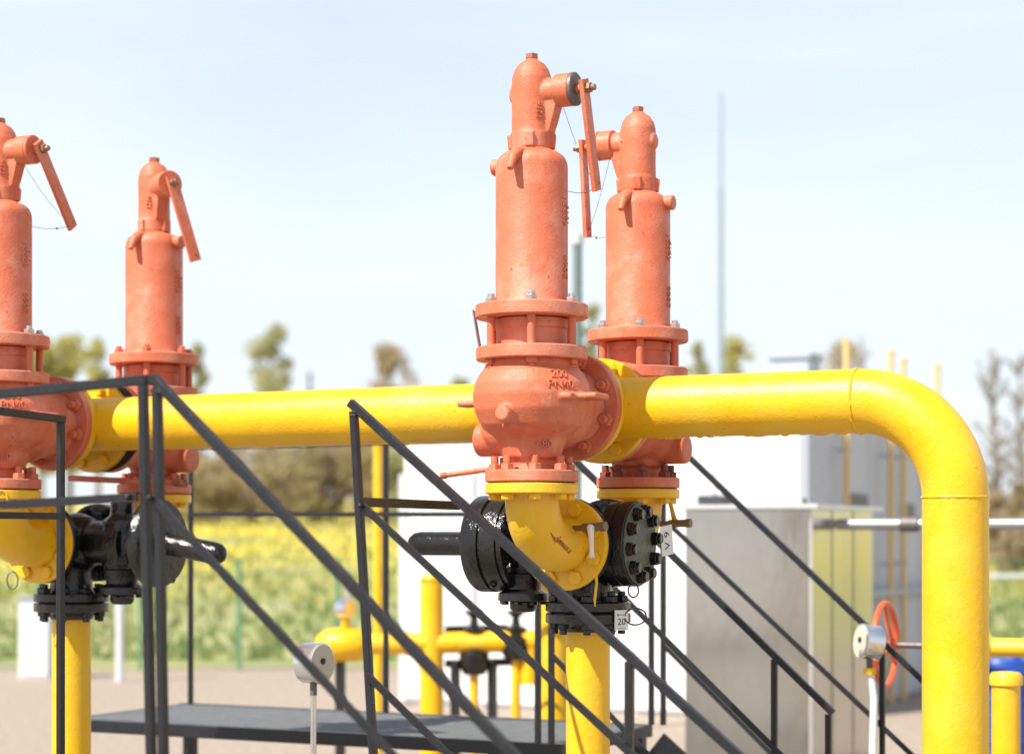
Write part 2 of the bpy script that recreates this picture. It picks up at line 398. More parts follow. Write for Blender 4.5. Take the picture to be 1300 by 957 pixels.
# ---- safety relief valve, local origin on its vertical axis at inlet flange underside; outlet towards local +y
ZI = -0.276                      # inlet face below outlet axis
def valve_body_mesh():
    z0 = -ZI; mb = MB()
    # bulb, neck to bonnet seat, outlet barrel, inlet neck, side stub
    mb.lathe([(0.05, z0 - 0.14), (0.12, z0 - 0.125), (0.172, z0 - 0.085), (0.197, z0 - 0.03), (0.203, z0 + 0.02), (0.196, z0 + 0.06), (0.178, z0 + 0.095), (0.160, z0 + 0.115), (0.155, z0 + 0.142)], 56)
    mb.lathe([(0.150, -0.02), (0.170, 0.06), (0.168, 0.12), (0.150, 0.19), (0.140, 0.235), (0.140, OUT - 0.03)], 48, along((0, 0, z0 - 0.005), (0, 1, 0)))
    mb.lathe([(0.088, 0.035), (0.083, 0.06), (0.083, 0.17)], 40)
    mb.lathe([(0.098, 0.08), (0.110, 0.12), (0.125, 0.19)], 40)
    mb.cyl((0, 0, z0 - 0.128), (-0.205, 0, z0 - 0.128), 0.058, 32, ch=0.008)
    mb.sphere((-0.06, 0, z0 - 0.10), (0.12, 0.115, 0.085))
    # flat lugs and drip boss
    mb.box((0.10, -0.125, z0 - 0.004), (0.205, 0.03, z0 + 0.020), 0.006); mb.box((0.16, -0.085, z0 - 0.002), (0.278, 0.032, z0 + 0.020), 0.006); mb.box((-0.275, -0.032, z0 - 0.012), (-0.15, 0.05, z0 + 0.012), 0.006)
    mb.cyl((0, -0.18, z0 - 0.052), (0, -0.232, z0 - 0.052), 0.031, 24, r2=0.027, ch=0.004)
    mb.sphere((0, -0.218, z0 - 0.088), (0.006, 0.007, 0.018), 10, 8)
    return mb.fused("valve_body", CORAL, 0.0055, 5)
def cap_mesh():
    """lift cap, origin at base of collar; boss towards +x"""
    mb = MB()
    mb.lathe([(0.0705, 0.0), (0.0715, 0.006), (0.0715, 0.052), (0.069, 0.062), (0.068, 0.12), (0.0695, 0.22), (0.068, 0.245), (0.060, 0.272), (0.046, 0.293), (0.030, 0.304), (0.022, 0.309), (0.021, 0.312)], 44)
    mb.cyl((0, 0, 0.194), (0.125, 0, 0.194), 0.045, 28); mb.cyl((-0.075, 0, 0.194), (0, 0, 0.194), 0.030, 24, ch=0.004)
    # web under the boss
    mb.add([(0.05, y, 0.05) for y in (-0.024, 0.024)] + [(0.078, y, 0.055) for y in (-0.024, 0.024)] + [(0.112, y, 0.17) for y in (-0.030, 0.030)] + [(0.05, y, 0.19) for y in (-0.030, 0.030)],
           [(0, 2, 4, 6), (1, 7, 5, 3), (0, 1, 3, 2), (2, 3, 5, 4), (4, 5, 7, 6), (6, 7, 1, 0)])
    for k in range(4):
        a = math.radians(20 + 90 * k); c = Vector((math.cos(a), math.sin(a), 0)); s = Vector((-c.y, c.x, 0))
        mb.bar(c * 0.05 + Vector((0, 0, 0.03)), c * 0.082 + Vector((0, 0, 0.027)), 0.030, 0.050, ch=0.002)
    return mb.fused("lift_cap", CORAL, 0.0036, 3)
def hook_mesh():
    pts = [(0, 0.095, 0.030), (0, 0.118, 0.026), (0, 0.142, 0.008), (0, 0.158, -0.018), (0, 0.166, -0.034)]
    return MB().tube(pts, [0.024, 0.022, 0.017, 0.013, 0.011], 14).mesh("lifting_hook", CORAL, 70)

def relief_valve(loc, rotz, label, boss_deg, lever_tilt, cap_mat=None, boss_end=None, plate=False, txt=True, top_nut=ZINC, grey_boss=False, wire=None, dark_nuts=False, pivot=0.198):
    t = thing("relief_valve", label, "relief valve", loc, rotz, "coral relief valves on the yellow header")
    z0 = -ZI
    part("body", cached('body', valve_body_mesh), t)
    # inlet flange with nuts
    f = part("inlet_flange", cached('inlet', lambda: disc(CORAL, 0.160, 0.040)), t)
    ns = cached(('nut_in', dark_nuts), lambda: nut_stud(mat('rusty_dark_nut', (0.16, 0.05, 0.03), 0.6, var=(0.35, 0.08, 0.04), var_scale=30) if dark_nuts else CORAL, 0.0235, 0.022, 0.014, 0.026))
    for k in range(8):
        a = math.radians(22.5 + 45 * k + 8); part("nut", ns, f, (0.127 * math.cos(a), 0.127 * math.sin(a), 0.040))
    # outlet flange
    f = part("outlet_flange", cached('outlet', lambda: disc(CORAL, 0.193, 0.034)), t, M=along((0, OUT - 0.0345, z0), (0, 1, 0)))
    part("gasket", cached('gask', lambda: disc(GASKET, 0.188, 0.002, ch=0.0003)), f, (0, 0, 0.0341))
    ns2 = cached('nut_out', lambda: nut_stud(CORAL, 0.0255, 0.024, 0.0155, 0.024))
    for k in range(8):
        a = math.radians(22.5 - 4 + 45 * k)
        part("nut", ns2, f, M=Matrix.Translation((0.158 * math.cos(a), 0.158 * math.sin(a), 0)) @ Matrix.Rotation(math.pi, 4, 'X'))
    # seat flange, yoke studs, bonnet flange
    part("seat_flange", cached('seat', lambda: disc(CORAL, 0.191, 0.044)), t, (0, 0, z0 + 0.139))
    part("guide_ring", cached('neck', lambda: MB().lathe([(0.122, 0), (0.122, 0.06), (0.128, 0.064), (0.128, 0.094), (0.118, 0.10)], 48).mesh("guide_ring", CORAL)), t, (0, 0, z0 + 0.1832))
    bf = part("bonnet_flange", cached('bonf', lambda: disc(CORAL, 0.193, 0.046)), t, (0, 0, z0 + 0.283))
    st = cached('stud', lambda: MB().cyl((0, 0, 0), (0, 0, 0.0995), 0.0145, 16).mesh("stud", CORAL))
    nz_ = cached('nut_bon', lambda: nut_stud(ZINC, 0.021, 0.019, 0.0125, 0.012))
    nc_ = cached('nut_bonc', lambda: nut_stud(CORAL, 0.021, 0.019, 0.0125, 0.012))
    base = -PSI - math.pi / 2 - rotz + 2 * PSI + math.radians(-1)
    for k in range(6):
        a = base + math.radians(60 * k)
        p = (0.158 * math.cos(a), 0.158 * math.sin(a))
        part("stud", st, t, (*p, z0 + 0.1833))
        part("nut", nz_ if top_nut == ZINC and k % 6 in (0, 1, 5, 2) else nc_, bf, (*p, 0.0462))
        part("nut", nc_, t, M=Matrix.Translation((*p, z0 + 0.1388)) @ Matrix.Rotation(math.pi, 4, 'X'))
    # spring housing
    def housing():
        R = 0.124
        return MB().lathe([(R + 0.012, 0), (R + 0.005, 0.006), (R, 0.016), (R, 0.47), (R - 0.003, 0.487), (R - 0.012, 0.505), (R - 0.030, 0.519), (0.080, 0.524), (0.070, 0.530)], 60).mesh("spring_housing", CORAL, 50)
    sh = part("spring_housing", cached('hous', housing), t, (0, 0, z0 + 0.329))
    hk = cached('hook', hook_mesh)
    for s in (0, math.pi):
        part("lifting_hook", hk, sh, M=Matrix.Translation((0, 0, 0.475)) @ Matrix.Rotation(s + math.pi, 4, 'Z'))
    part("trunnion", cached('trun', lambda: MB().lathe([(0.030, 0), (0.027, 0.02), (0.029, 0.044), (0.026, 0.048)], 24, along((-0.10, 0, 0.482), (-1, 0, 0))).mesh("trunnion", CORAL)), sh)
    # cap, with its own bearing on the valve axis
    cap = part("lift_cap", cached('cap', cap_mesh), t, M=Matrix.Translation((0, 0, z0 + 0.858)) @ Matrix.Rotation(math.radians(boss_deg) - rotz, 4, 'Z'))
    part("cap_nut", cached('capnut', lambda: (lambda q: (hexprof(q, 0.023, 0, 0.018), q.lathe([(0.0205, -0.006), (0.0205, 0)], 20))[0] or q.mesh("cap_nut", mat("cap_nut_paint", (0.38, 0.12, 0.07), 0.5, var=(0.2, 0.1, 0.08), var_scale=40), 30))(MB())), cap, (0, 0, 0.3125))
    bm_ = GREYIRON if grey_boss else CORAL
    part("lever_housing", cached(('lh', grey_boss), lambda: MB().lathe([(0.050, 0), (0.056, 0.004), (0.056, 0.056), (0.052, 0.060)], 44).mesh("lever_housing", CORAL)), cap, M=along((0.097, 0, 0.194), (1, 0, 0)))
    part("housing_cap", cached(('hc', grey_boss), lambda: MB().lathe([(0.0565, 0), (0.0565, 0.010), (0.053, 0.013)], 44).mesh("housing_cap", bm_)), cap, M=along((0.1572, 0, 0.194), (1, 0, 0)))
    part("pivot_pin", cached(('pin', pivot), lambda: MB().cyl((0.165, 0, 0.194), (pivot + 0.024, 0, 0.194), 0.015, 16, ch=0.002).mesh("pivot_pin", CORAL)), cap)
    def lever():
        mb = MB(); mb.bar((0, 0, 0.030), (0, 0, -0.346), 0.050, 0.017, up=(1, 0, 0), ch=0.002); return mb.mesh("lever", CORAL)
    lv = part("lever", cached('lever', lever), cap, M=Matrix.Translation((pivot, 0, 0.194)) @ Matrix.Rotation(lever_tilt, 4, 'X'))
    part("pivot_nut", cached('pnut', lambda: nut_stud(mat("rusty_nut", (0.30, 0.16, 0.10), 0.5, 0.4), 0.019, 0.016, 0.011, 0.016)), lv, M=along((0.0088, 0, 0), (1, 0, 0)))
    part("end_hole", cached('hole', lambda: MB().cyl((0.0080, 0.008, -0.322), (0.0092, 0.008, -0.322), 0.006, 10).mesh("end_hole", GREYIRON)), lv)
    if plate:
        W0 = Vector(loc); q0 = on_y(609, 441, loc[1] - 0.02) - W0; q1 = on_y(601, 394, loc[1] - 0.02) - W0
        p = MB().bar(q0, q1, 0.034, 0.004, up=(0.95, 0.2, 0), ch=0).mesh("nameplate", PLATE)
        part("nameplate", p, t)
    # raised casting letters, wrapped round the surfaces
    if txt:
        def wrap(R, zc, ang0):
            # text runs upward; x of text -> z, y of text -> angle
            return lambda c: Vector(((R + c.z) * math.cos(ang0 - c.y / R), (R + c.z) * math.sin(ang0 - c.y / R), zc + c.x))
        # direction on the housing that faces the right-hand side of the view
        aR = math.atan2(RGT.y, RGT.x) - rotz
        a1 = aR - math.radians(26)
        for key, s, zc, da in (('num1', "42221", 0.315, 0.0), ('num2', "1717", 0.305, 0.22), ('num3', "2066", 0.125, 0.05)):
            me = cached((key, round(rotz, 2)), lambda: text_mesh(key, s, 0.042 if key != 'num2' else 0.036, 0.0065, CORAL, wrap(0.1255, zc, a1 + da)))
            part("cast_number", me, sh)
        me = cached(('capnum', round(rotz, 2), boss_deg), lambda: text_mesh("capnum", "1216", 0.03, 0.007, CORAL, wrap(0.0695, 0.125, -math.radians(42))))
        part("cast_number", me, cap)
        # 200 / PN40 on the shoulder of the bulb
        def prof(h):
            P = [(-0.1, 0.16), (0.02, 0.203), (0.06, 0.196), (0.095, 0.178), (0.115, 0.162), (0.15, 0.155)]
            for (h0, r0), (h1, r1) in zip(P, P[1:]):
                if h <= h1: return r0 + (r1 - r0) * (h - h0) / (h1 - h0)
            return 0.155
        def bulb(cz, ang0):
            def f(c):
                zz = cz + c.y * 0.86; R = prof(zz - z0)
                a = ang0 + c.x / 0.2
                return Vector(((R + 0.0015 + c.z) * math.cos(a), (R + 0.0015 + c.z) * math.sin(a), zz))
            return f
        af = math.atan2(-FWD.y, -FWD.x) - rotz
        for key, s, dz in (('dn', "200", 0.083), ('pn', "PN40", 0.047)):
            me = cached((key, round(rotz, 2)), lambda: text_mesh(key, s, 0.045, 0.006, CORAL, bulb(z0 + dz, af + math.radians(29))))
            part("cast_number", me, t)
        me = cached(('nk', round(rotz, 2)), lambda: text_mesh("nk", "680", 0.036, 0.007, CORAL, lambda c: Vector(((0.1195 + c.z) * math.cos(af + 0.36 + c.x / 0.11), (0.1195 + c.z) * math.sin(af + 0.36 + c.x / 0.11), 0.125 + c.y))))
        part("cast_number", me, t)
    bpy.context.view_layer.update()
    if wire:
        # thin lead-seal wire: cap to lever to housing
        inv = t.matrix_world.inverted()
        a = lv.matrix_world @ Vector((0.0, 0, -0.335)); b_ = sh.matrix_world @ Vector((0, 0, 0.43)) + (a - sh.matrix_world @ Vector((0, 0, 0.43))).normalized() * 0.1
        b_.z = a.z - 0.01
        ax = sh.matrix_world.translation; d = Vector((a.x - ax.x, a.y - ax.y, 0)).normalized(); b_ = Vector((ax.x, ax.y, a.z - 0.012)) + d * 0.123
        pts = [inv @ (a.lerp(b_, i / 8) + Vector((0, 0, -0.012 * math.sin(math.pi * i / 8)))) for i in range(9)]
        part("seal_wire", MB().tube(pts, 0.0011, 5).mesh("seal_wire", WIRE), t)
        part("lead_seal", MB().sphere(pts[3], 0.0045, 10, 8).mesh("lead_seal", GREYIRON), t)
        c0 = cap.matrix_world @ Vector((0.12, 0, 0.135)); pts = [inv @ (c0.lerp(a, i / 8) + Vector((0, 0, -0.02 * math.sin(math.pi * i / 8)))) for i in range(9)]
        part("seal_wire", MB().tube(pts, 0.0009, 5).mesh("seal_wire2", WIRE), t)
    return t

VZ = HZ + ZI
relief_valve((0, -VY, VZ), 0.0, "tall coral relief valve nearest the camera, with grey lever housing and hanging lever", 0, math.radians(17), plate=True, grey_boss=True, wire=True)
relief_valve((0, VY, VZ), math.pi, "coral relief valve just right of and behind the nearest one, lever hanging on its left", 180, math.radians(-7), wire=True, dark_nuts=True, pivot=0.232)
relief_valve((XL, -VY, VZ), 0.0, "coral relief valve cut off by the left edge, lever swung outward", 2, math.radians(36), wire=True, grey_boss=False)
relief_valve((XL + 0.05, VY, VZ), math.pi, "most distant coral relief valve, its lever housing turned towards the camera", -30, math.radians(18), top_nut=CORAL)

# ---- yellow inlet elbows below each valve; local origin at the top face, disc flange towards local +y
ELB_Z = -0.21; ELB_Y = 0.255
def inlet_elbow(loc, rotz, label, front):
    t = thing("inlet_elbow", label, "pipe elbow", loc, rotz, "yellow elbows under the relief valves")
    f = part("top_flange", cached('etop', lambda: disc(YELLOW, 0.160, 0.036)), t, (0, 0, -0.0385))
    part("gasket", cached('egask', lambda: disc(GASKET, 0.150, 0.002, ch=0.0003)), f, (0, 0, 0.0362))
    bh = cached('ebolt', lambda: bolt_head(YELLOW, 0.0235, 0.020))
    for k in range(8):
        a = math.radians(22.5 + 45 * k + 8); part("bolt", bh, f, M=Matrix.Translation((0.127 * math.cos(a), 0.127 * math.sin(a), -0.0002)) @ Matrix.Rotation(math.pi, 4, 'X'))
    def el():
        R = 0.165; pts = [Vector((0, 0, -0.035))] + [Vector((0, R - R * math.cos(a), ELB_Z + R - R * math.sin(a) - 0.0)) for a in [math.pi / 2 * i / 18 for i in range(19)]] + [Vector((0, ELB_Y, ELB_Z))]
        return MB().tube(pts, [0.10] + [0.0925] * 19 + [0.10], 44).mesh("elbow", YELLOW, 70)
    e = part("elbow", cached('elb', el), t)
    f = part("disc_flange", cached('edisc', lambda: disc(YELLOW, 0.165, 0.026)), t, M=along((0, ELB_Y, ELB_Z), (0, 1, 0)))
    bh2 = cached('ebolt2', lambda: bolt_head(YELLOW, 0.026, 0.018))
    for k in range(8):
        a = math.radians(22.5 + 45 * k); part("bolt", bh2, f, M=Matrix.Translation((0.130 * math.cos(a), 0.130 * math.sin(a), -0.0002)) @ Matrix.Rotation(math.pi, 4, 'X'))
    return t, e
EZ = VZ - 0.002
eA, elA = inlet_elbow((0, -VY, EZ), 0.0, "yellow elbow with red arrow and small drain cock under the nearest valve", True)
eC, elC = inlet_elbow((XL, -VY, EZ), math.radians(6), "yellow elbow cut by the left edge, wire loop hanging from its flange", True)
eD, elD = inlet_elbow((0, VY, EZ), math.pi, "yellow elbow behind the black blind cover, with brass drain valve", False)
eE, elE = inlet_elbow((XL + 0.05, VY, EZ), math.pi - math.radians(15), "yellow elbow at the back, behind the left black changeover valve", False)
# red flow arrow painted on the near elbow (thin raised film following the elbow's flank)
def arrow():
    from mathutils.bvhtree import BVHTree
    me = elA.data; bv = BVHTree.FromPolygons([v.co + eA.location for v in me.vertices], [tuple(p.vertices) for p in me.polygons])
    tip = Vector((698, 675)); tail = Vector((724, 701)); d = (tip - tail).normalized(); n = Vector((-d.y, d.x)); L = (tip - tail).length
    def P(x, y):
        q = tail + d * (x * L) + n * y; h = bv.ray_cast(CAM, ray(q.x, q.y).normalized()); 
        nn = h[1] if h[1].dot(CAM - h[0]) > 0 else -h[1]
        return h[0] + nn * 0.0012 - eA.location
    vs = [P(x, y) for x in (0, 0.3, 0.6) for y in (-2.7, 0, 2.7)] + [P(0.6, -6.2), P(0.6, 6.2), P(1, 0)]
    return MB().add(vs, [(0, 1, 4, 3), (1, 2, 5, 4), (3, 4, 7, 6), (4, 5, 8, 7), (9, 6, 7, 11), (7, 8, 10, 11)]).mesh("flow_arrow", ARROW)
part("flow_arrow", arrow(), elA)
# drain cock on the near elbow
def drain_cock(e, base, d, lever_mat, ldir, body):
    d = Vector(d).normalized(); base = Vector(base)
    v = part("drain_cock", MB().cyl(base - d * 0.02, base + d * 0.045, 0.010, 14).cyl(base + d * 0.038, base + d * 0.075, 0.017, 6).cyl(base + d * 0.072, base + d * 0.118, 0.0145, 16, ch=0.002).cyl(base + d * 0.112, base + d * 0.128, 0.019, 6).mesh("drain_cock", body), e)
    c = base + d * 0.066; ld = Vector(ldir).normalized(); off = Vector((0.45, -0.89, 0)) * 0.022
    pts = [c + off * 0.3, c + off, c + off * 1.25 + ld * 0.025, c + off * 1.1 + ld * 0.06, c + off * 1.0 + ld * 0.085, c + off * 1.2 + ld * 0.105]
    part("cock_lever", MB().tube(pts, [0.013, 0.014, 0.010, 0.008, 0.008, 0.011], 12).mesh("cock_lever", lever_mat, 70), v)
    return v
part_c = drain_cock(elA, (0.075, 0.185, ELB_Z + 0.055), (0.97, -0.12, 0.05), CREAM, (0.02, 0.05, -1), BRASS)
drain_cock(elD, (-0.08, -0.03, ELB_Z + 0.075), (-1, 0.05, 0.02), mat("ochre_lever", (0.62, 0.33, 0.02), 0.45), (0.15, 0.3, 1), BRASS)
# hanging wire loops
def loop(parent, c, r, m, tail=0.04):
    c = Vector(c); pts = [c + Vector((r * 0.6 * math.sin(a) * RGT.x, r * 0.6 * math.sin(a) * RGT.y, -r * (1 - math.cos(a)))) for a in [2 * math.pi * i / 20 for i in range(21)]]
    part("wire_loop", MB().tube(pts, 0.0028, 6).mesh("wire_loop", m), parent)
loop(eC, (-0.09, 0.215, ELB_Z - 0.115), 0.036, WIRE)
loop(eC, (0.10, -0.13, -0.005), 0.035, YELLOW)

# ---- black changeover valves under the header; local +x is the spindle side
XLB = XL - 0.024               # the left lower assembly sits a little off the valve line
CZ = EZ + ELB_Z                 # port axis height
def changeover_body():
    mb = MB(); yl = VY - ELB_Y - 0.03
    mb.cyl((0, -yl, 0), (0, yl, 0), 0.095, 36)
    mb.sphere((0.02, 0, 0), (0.15, 0.125, 0.125))
    mb.lathe([(0.10, -0.215), (0.088, -0.19), (0.085, -0.12), (0.10, -0.05), (0.09, 0.0)], 36)
    mb.cyl((-0.20, 0, 0), (0.30, 0, 0), 0.092, 36)
    mb.lathe([(0.05, 0.172), (0.05, 0.115), (0.080, 0.090), (0.082, 0.06), (0.082, -0.09), (0.066, -0.12)][::-1], 10, Matrix.Translation((0.262, 0, 0))); mb.cyl((0.2, 0, 0), (0.425, 0, 0), 0.06, 32)
    return mb.fused("changeover_body", BLACK, 0.006, 4)
def changeover(loc, rotz, label, droop=0.0, thin=False):
    t = thing("changeover_valve", label, "changeover valve", loc, rotz, "black changeover valves under the header")
    yl = VY - ELB_Y - 0.0265
    part("body", cached('cob', changeover_body), t)
    pf = cached('cop', lambda: disc(BLACK, 0.165, 0.030)); bn = cached('conut', lambda: nut_stud(BLACK, 0.024, 0.022, 0.014, 0.016))
    for s in (-1, 1):
        f = part("port_flange", pf, t, M=along((0, s * yl, 0), (0, -s, 0)))
        for k in range(8):
            a = math.radians(22.5 + 45 * k); part("nut", bn, f, (0.130 * math.cos(a), 0.130 * math.sin(a), 0.030))
    f = part("inlet_flange", cached('coi', lambda: disc(BLACK, 0.155, 0.036)), t, (0, 0, -0.245))
    for k in range(8):
        a = math.radians(22.5 + 45 * k); part("nut", bn, f, (0.122 * math.cos(a), 0.122 * math.sin(a), 0.036))
    # blind cover at the -x end
    part("cover_flange", cached('cocf', lambda: MB().lathe([(0.148, 0), (0.153, 0.004), (0.153, 0.046), (0.149, 0.048), (0.149, 0.052), (0.153, 0.054), (0.153, 0.094), (0.149, 0.098)], 52).mesh("cover_flange", BLACK)), t, M=along((-0.103, 0, 0), (-1, 0, 0)))
    c = part("cover_plate", cached('cocp', lambda: disc(COVER, 0.147, 0.006, ch=0.001)), t, M=along((-0.2015, 0, 0), (-1, 0, 0)))
    bb = cached('cobb', lambda: nut_stud(BLACK, 0.027, 0.024, 0.019, 0.010))
    for k in range(10):
        a = math.radians(36 * k + 9); part("nut", bb, c, (0.118 * math.cos(a), 0.118 * math.sin(a), 0.006))
    # spindle drum
    dr = part("spindle_drum", cached('codrt', lambda: MB().lathe([(0.165, 0.142), (0.174, 0.148), (0.180, 0.154), (0.180, 0.188), (0.172, 0.200), (0.06, 0.205)], 60).mesh("spindle_disc", BLACK)) if thin else cached('codr', lambda: MB().lathe([(0.165, 0), (0.172, 0.005), (0.172, 0.020), (0.168, 0.022), (0.168, 0.026), (0.176, 0.028), (0.176, 0.090), (0.171, 0.093), (0.171, 0.098), (0.180, 0.101), (0.180, 0.158), (0.172, 0.170), (0.06, 0.175)], 60).mesh("spindle_drum", BLACK)), t, M=along((0.267, 0, 0), (1, 0, 0)))
    for k in range(10):
        a = math.radians(36 * k); part("bolt", cached('codb', lambda: bolt_head(BLACK, 0.02, 0.018)), dr, M=Matrix.Translation((0.145 * math.cos(a), 0.145 * math.sin(a), 0.142 if thin else 0)) @ Matrix.Rotation(math.pi, 4, 'X'))
    part("spindle_cover", cached('cosp', lambda: MB().lathe([(0.060, 0), (0.048, 0.012), (0.045, 0.02), (0.045, 0.255), (0.041, 0.28), (0.029, 0.298), (0.012, 0.306), (0.004, 0.307)], 36).mesh("spindle_cover", BLACK, 60)), t, M=along((0.467 if thin else 0.437, 0, 0), (1, 0, -math.tan(droop))))
    part("grease_plug", cached('cogp', lambda: MB().cyl((0, 0, 0), (0, 0, 0.014), 0.014, 6).cyl((0, 0, 0.012), (0, 0, 0.02), 0.008, 10).mesh("grease_plug", BLACK)), dr, M=along((-0.0, 0, 0), (1, 0, 0)) @ Matrix.Identity(4) if False else Matrix.Translation((0, 0, 0.172 if thin else 0.07)) @ along((0, 0, 0), (0.55, -0.83, 0)) @ Matrix.Translation((0, 0, 0.174)))
    # bottom bonnet
    b = part("bottom_bonnet", cached('cobo', lambda: MB().lathe([(0.074, 0.0), (0.066, -0.03), (0.066, -0.055), (0.092, -0.070), (0.094, -0.095), (0.090, -0.099), (0.046, -0.101), (0.050, -0.104), (0.050, -0.125), (0.038, -0.139), (0.006, -0.142)], 40).mesh("bottom_bonnet", BLACK)), t, (0.262, 0, -0.112))
    for k in range(8):
        a = math.radians(45 * k + 10); part("bolt", cached('cobb2', lambda: bolt_head(BLACK, 0.015, 0.012)), b, M=Matrix.Translation((0.076 * math.cos(a), 0.076 * math.sin(a), -0.0998)) @ Matrix.Rotation(math.pi, 4, 'X'))
    return t
coR = changeover((0, 0, CZ), math.pi, "black changeover valve with drum and spindle pointing left, bolted blind cover at right")
coL = changeover((XLB, 0, CZ), 0.0, "black changeover valve at left with its spindle cover pointing right", math.radians(9), True)

# ---- yellow risers with black flange
def riser(x, label, tag):
    t = thing("riser_pipe", label, "pipe", (x, 0, 0.06)); z1 = CZ - 0.250 - 0.06
    f = part("flange", cached('rfl', lambda: disc(BLACK, 0.155, 0.036)), t, (0, 0, z1 - 0.036))
    part("gasket", cached('rgk', lambda: disc(GASKET, 0.135, 0.004, ch=0.0005)), f, (0, 0, 0.0362))
    part("flange_neck", cached('rnk', lambda: MB().lathe([(0.083, -0.032), (0.086, -0.03), (0.092, -0.012), (0.112, 0)], 40).mesh("flange_neck", BLACK)), f, (0, 0, -0.0002))
    bn = cached('rnut', lambda: nut_stud(BLACK, 0.0225, 0.020, 0.014, 0.020))
    for k in range(8):
        a = math.radians(22.5 + 45 * k); part("nut", bn, f, M=Matrix.Translation((0.122 * math.cos(a), 0.122 * math.sin(a), -0.0002)) @ Matrix.Rotation(math.pi, 4, 'X'))
    part("pipe", MB().tube([(0, 0, z1 - 0.065), (0, 0, z1 * 0.5), (0, 0, 0)], 0.080, 44).mesh("riser", YELLOW), t)
    return t
rR = riser(0, "yellow riser pipe below the black flange with the 20 tag", True)
rL = riser(XLB, "yellow riser pipe at left below the changeover valve with right-pointing spindle", False)

# ---- tags on the black valve
def tag20():
    # hangs on the rim of the riser flange, facing the camera
    p = on_y(796, 790, -0.148) if False else Vector((0, 0, 0))
    c = Vector((0.158, -0.060, CZ - 0.272)); n = Vector((0.80, -0.60, 0)); u = Vector((0.60, 0.80, 0))
    t = thing("numbered_tag", "small white tag reading 20 wired to the right black flange", "tag", c)
    M = basis(u, (0, 0, 1), n)
    part("plate", MB().box((-0.0275, -0.036, -0.001), (0.0275, 0.036, 0.001)).mesh("plate", WHITE_TAG), t, M=M)
    part("number", text_mesh("n20", "20", 0.034, 0.0006, TAG_INK), t, M=M @ Matrix.Translation((0, -0.006, 0.0016)))
    part("symbol", MB().box((-0.016, 0.018, 0.0012), (0.016, 0.0205, 0.0018)).box((-0.017, 0.014, 0.0012), (-0.0145, 0.0245, 0.0018)).box((0.0145, 0.014, 0.0012), (0.017, 0.0245, 0.0018)).mesh("symbol", TAG_INK), t, M=M)
    part("fine_print", MB().box((-0.015, -0.0285, 0.0012), (0.015, -0.0272, 0.0018)).mesh("fine_print", TAG_INK), t, M=M)
    pts = [c * 0 + Vector((math.cos(a) * 0.045 * u.x + 0.058 * u.x, math.cos(a) * 0.045 * u.y + 0.058 * u.y, 0.030 * math.sin(a) + 0.012)) for a in [math.pi * (0.95 - 1.9 * i / 18) for i in range(19)]]
    part("wire", MB().tube(pts, 0.003, 7).mesh("tag_wire", WIRE), t)
tag20()
def tagV():
    c = Vector((0.212, 0.238, CZ + 0.012)); n = Vector((0.985, -0.17, 0)).normalized(); u = Vector((0.17, 0.985, 0)).normalized()
    t = thing("numbered_tag", "tilted white tag with black V beside the blind cover", "tag", c)
    M = basis(u, (0, 0, 1), n) @ Matrix.Rotation(0.12, 4, 'Z')
    part("plate", MB().box((-0.040, -0.055, -0.001), (0.040, 0.055, 0.001)).mesh("plate", WHITE_TAG), t, M=M)
    part("letter", text_mesh("vv", "V 9", 0.05, 0.0006, TAG_INK), t, M=M @ Matrix.Translation((0.002, 0, 0.0016)) @ Matrix.Rotation(math.pi / 2, 4, 'Z'))
    part("strap", MB().bar((-0.03, 0, -0.004), (-0.045, -0.16, -0.004), 0.010, 0.002, up=(1, 0, 0)).mesh("strap", WIRE), t)
tagV()
# yellow cable tie hanging from the near elbow's disc flange
solo("cable_tie", MB().tube([(0, 0, 0), (0.004, 0, -0.03), (-0.004, 0.002, -0.09), (-0.002, 0, -0.115)], [0.007, 0.005, 0.005, 0.002], 8).mesh("cable_tie", YELLOW),
     "yellow strip hanging from the near elbow's round flange", "cable tie", (0.118, -0.196, CZ - 0.105))
loopR = part("wire_loop", MB().tube([Vector((0.02 * math.sin(a), 0, -0.024 * (1 - math.cos(a)))) for a in [2 * math.pi * i / 18 for i in range(19)]], 0.003, 6).mesh("wire_loop2", WIRE), coR, (-0.20, 0.05, -0.142))

# coral lever rods by the inlet flanges
def rod(a, b, r, label):
    a = Vector(a); b = Vector(b); t = thing("drain_rod", label, "rod", a); d = (b - a)
    part("shaft", MB().tube([d * (i / 8) for i in range(9)], [r, r * 1.02, r, r * 0.96, r, r * 1.03, r, r, r * 0.98], 14).mesh("rod_shaft", CORAL, 60), t)
    part("grip", MB().tube([d * 0.97, d * 1.0, d * 1.04, d * 1.09, d * 1.10], [r, r * 1.25, r * 1.3, r * 1.1, r * 0.3], 14).mesh("rod_grip", mat("rusty_coral", (0.45, 0.15, 0.07), 0.6, var=(0.12, 0.06, 0.03), var_scale=40, var_amt=0.9), 60), t)
rod((-0.10, -VY - 0.02, VZ + 0.052), on_y(566, 603, -VY - 0.06), 0.0095, "rusty coral rod sticking out left from the near valve's inlet flange")
rod(on_y(88, 607, 0.18), on_y(224, 613, 0.20), 0.013, "coral rod crossing behind the railing post at left")

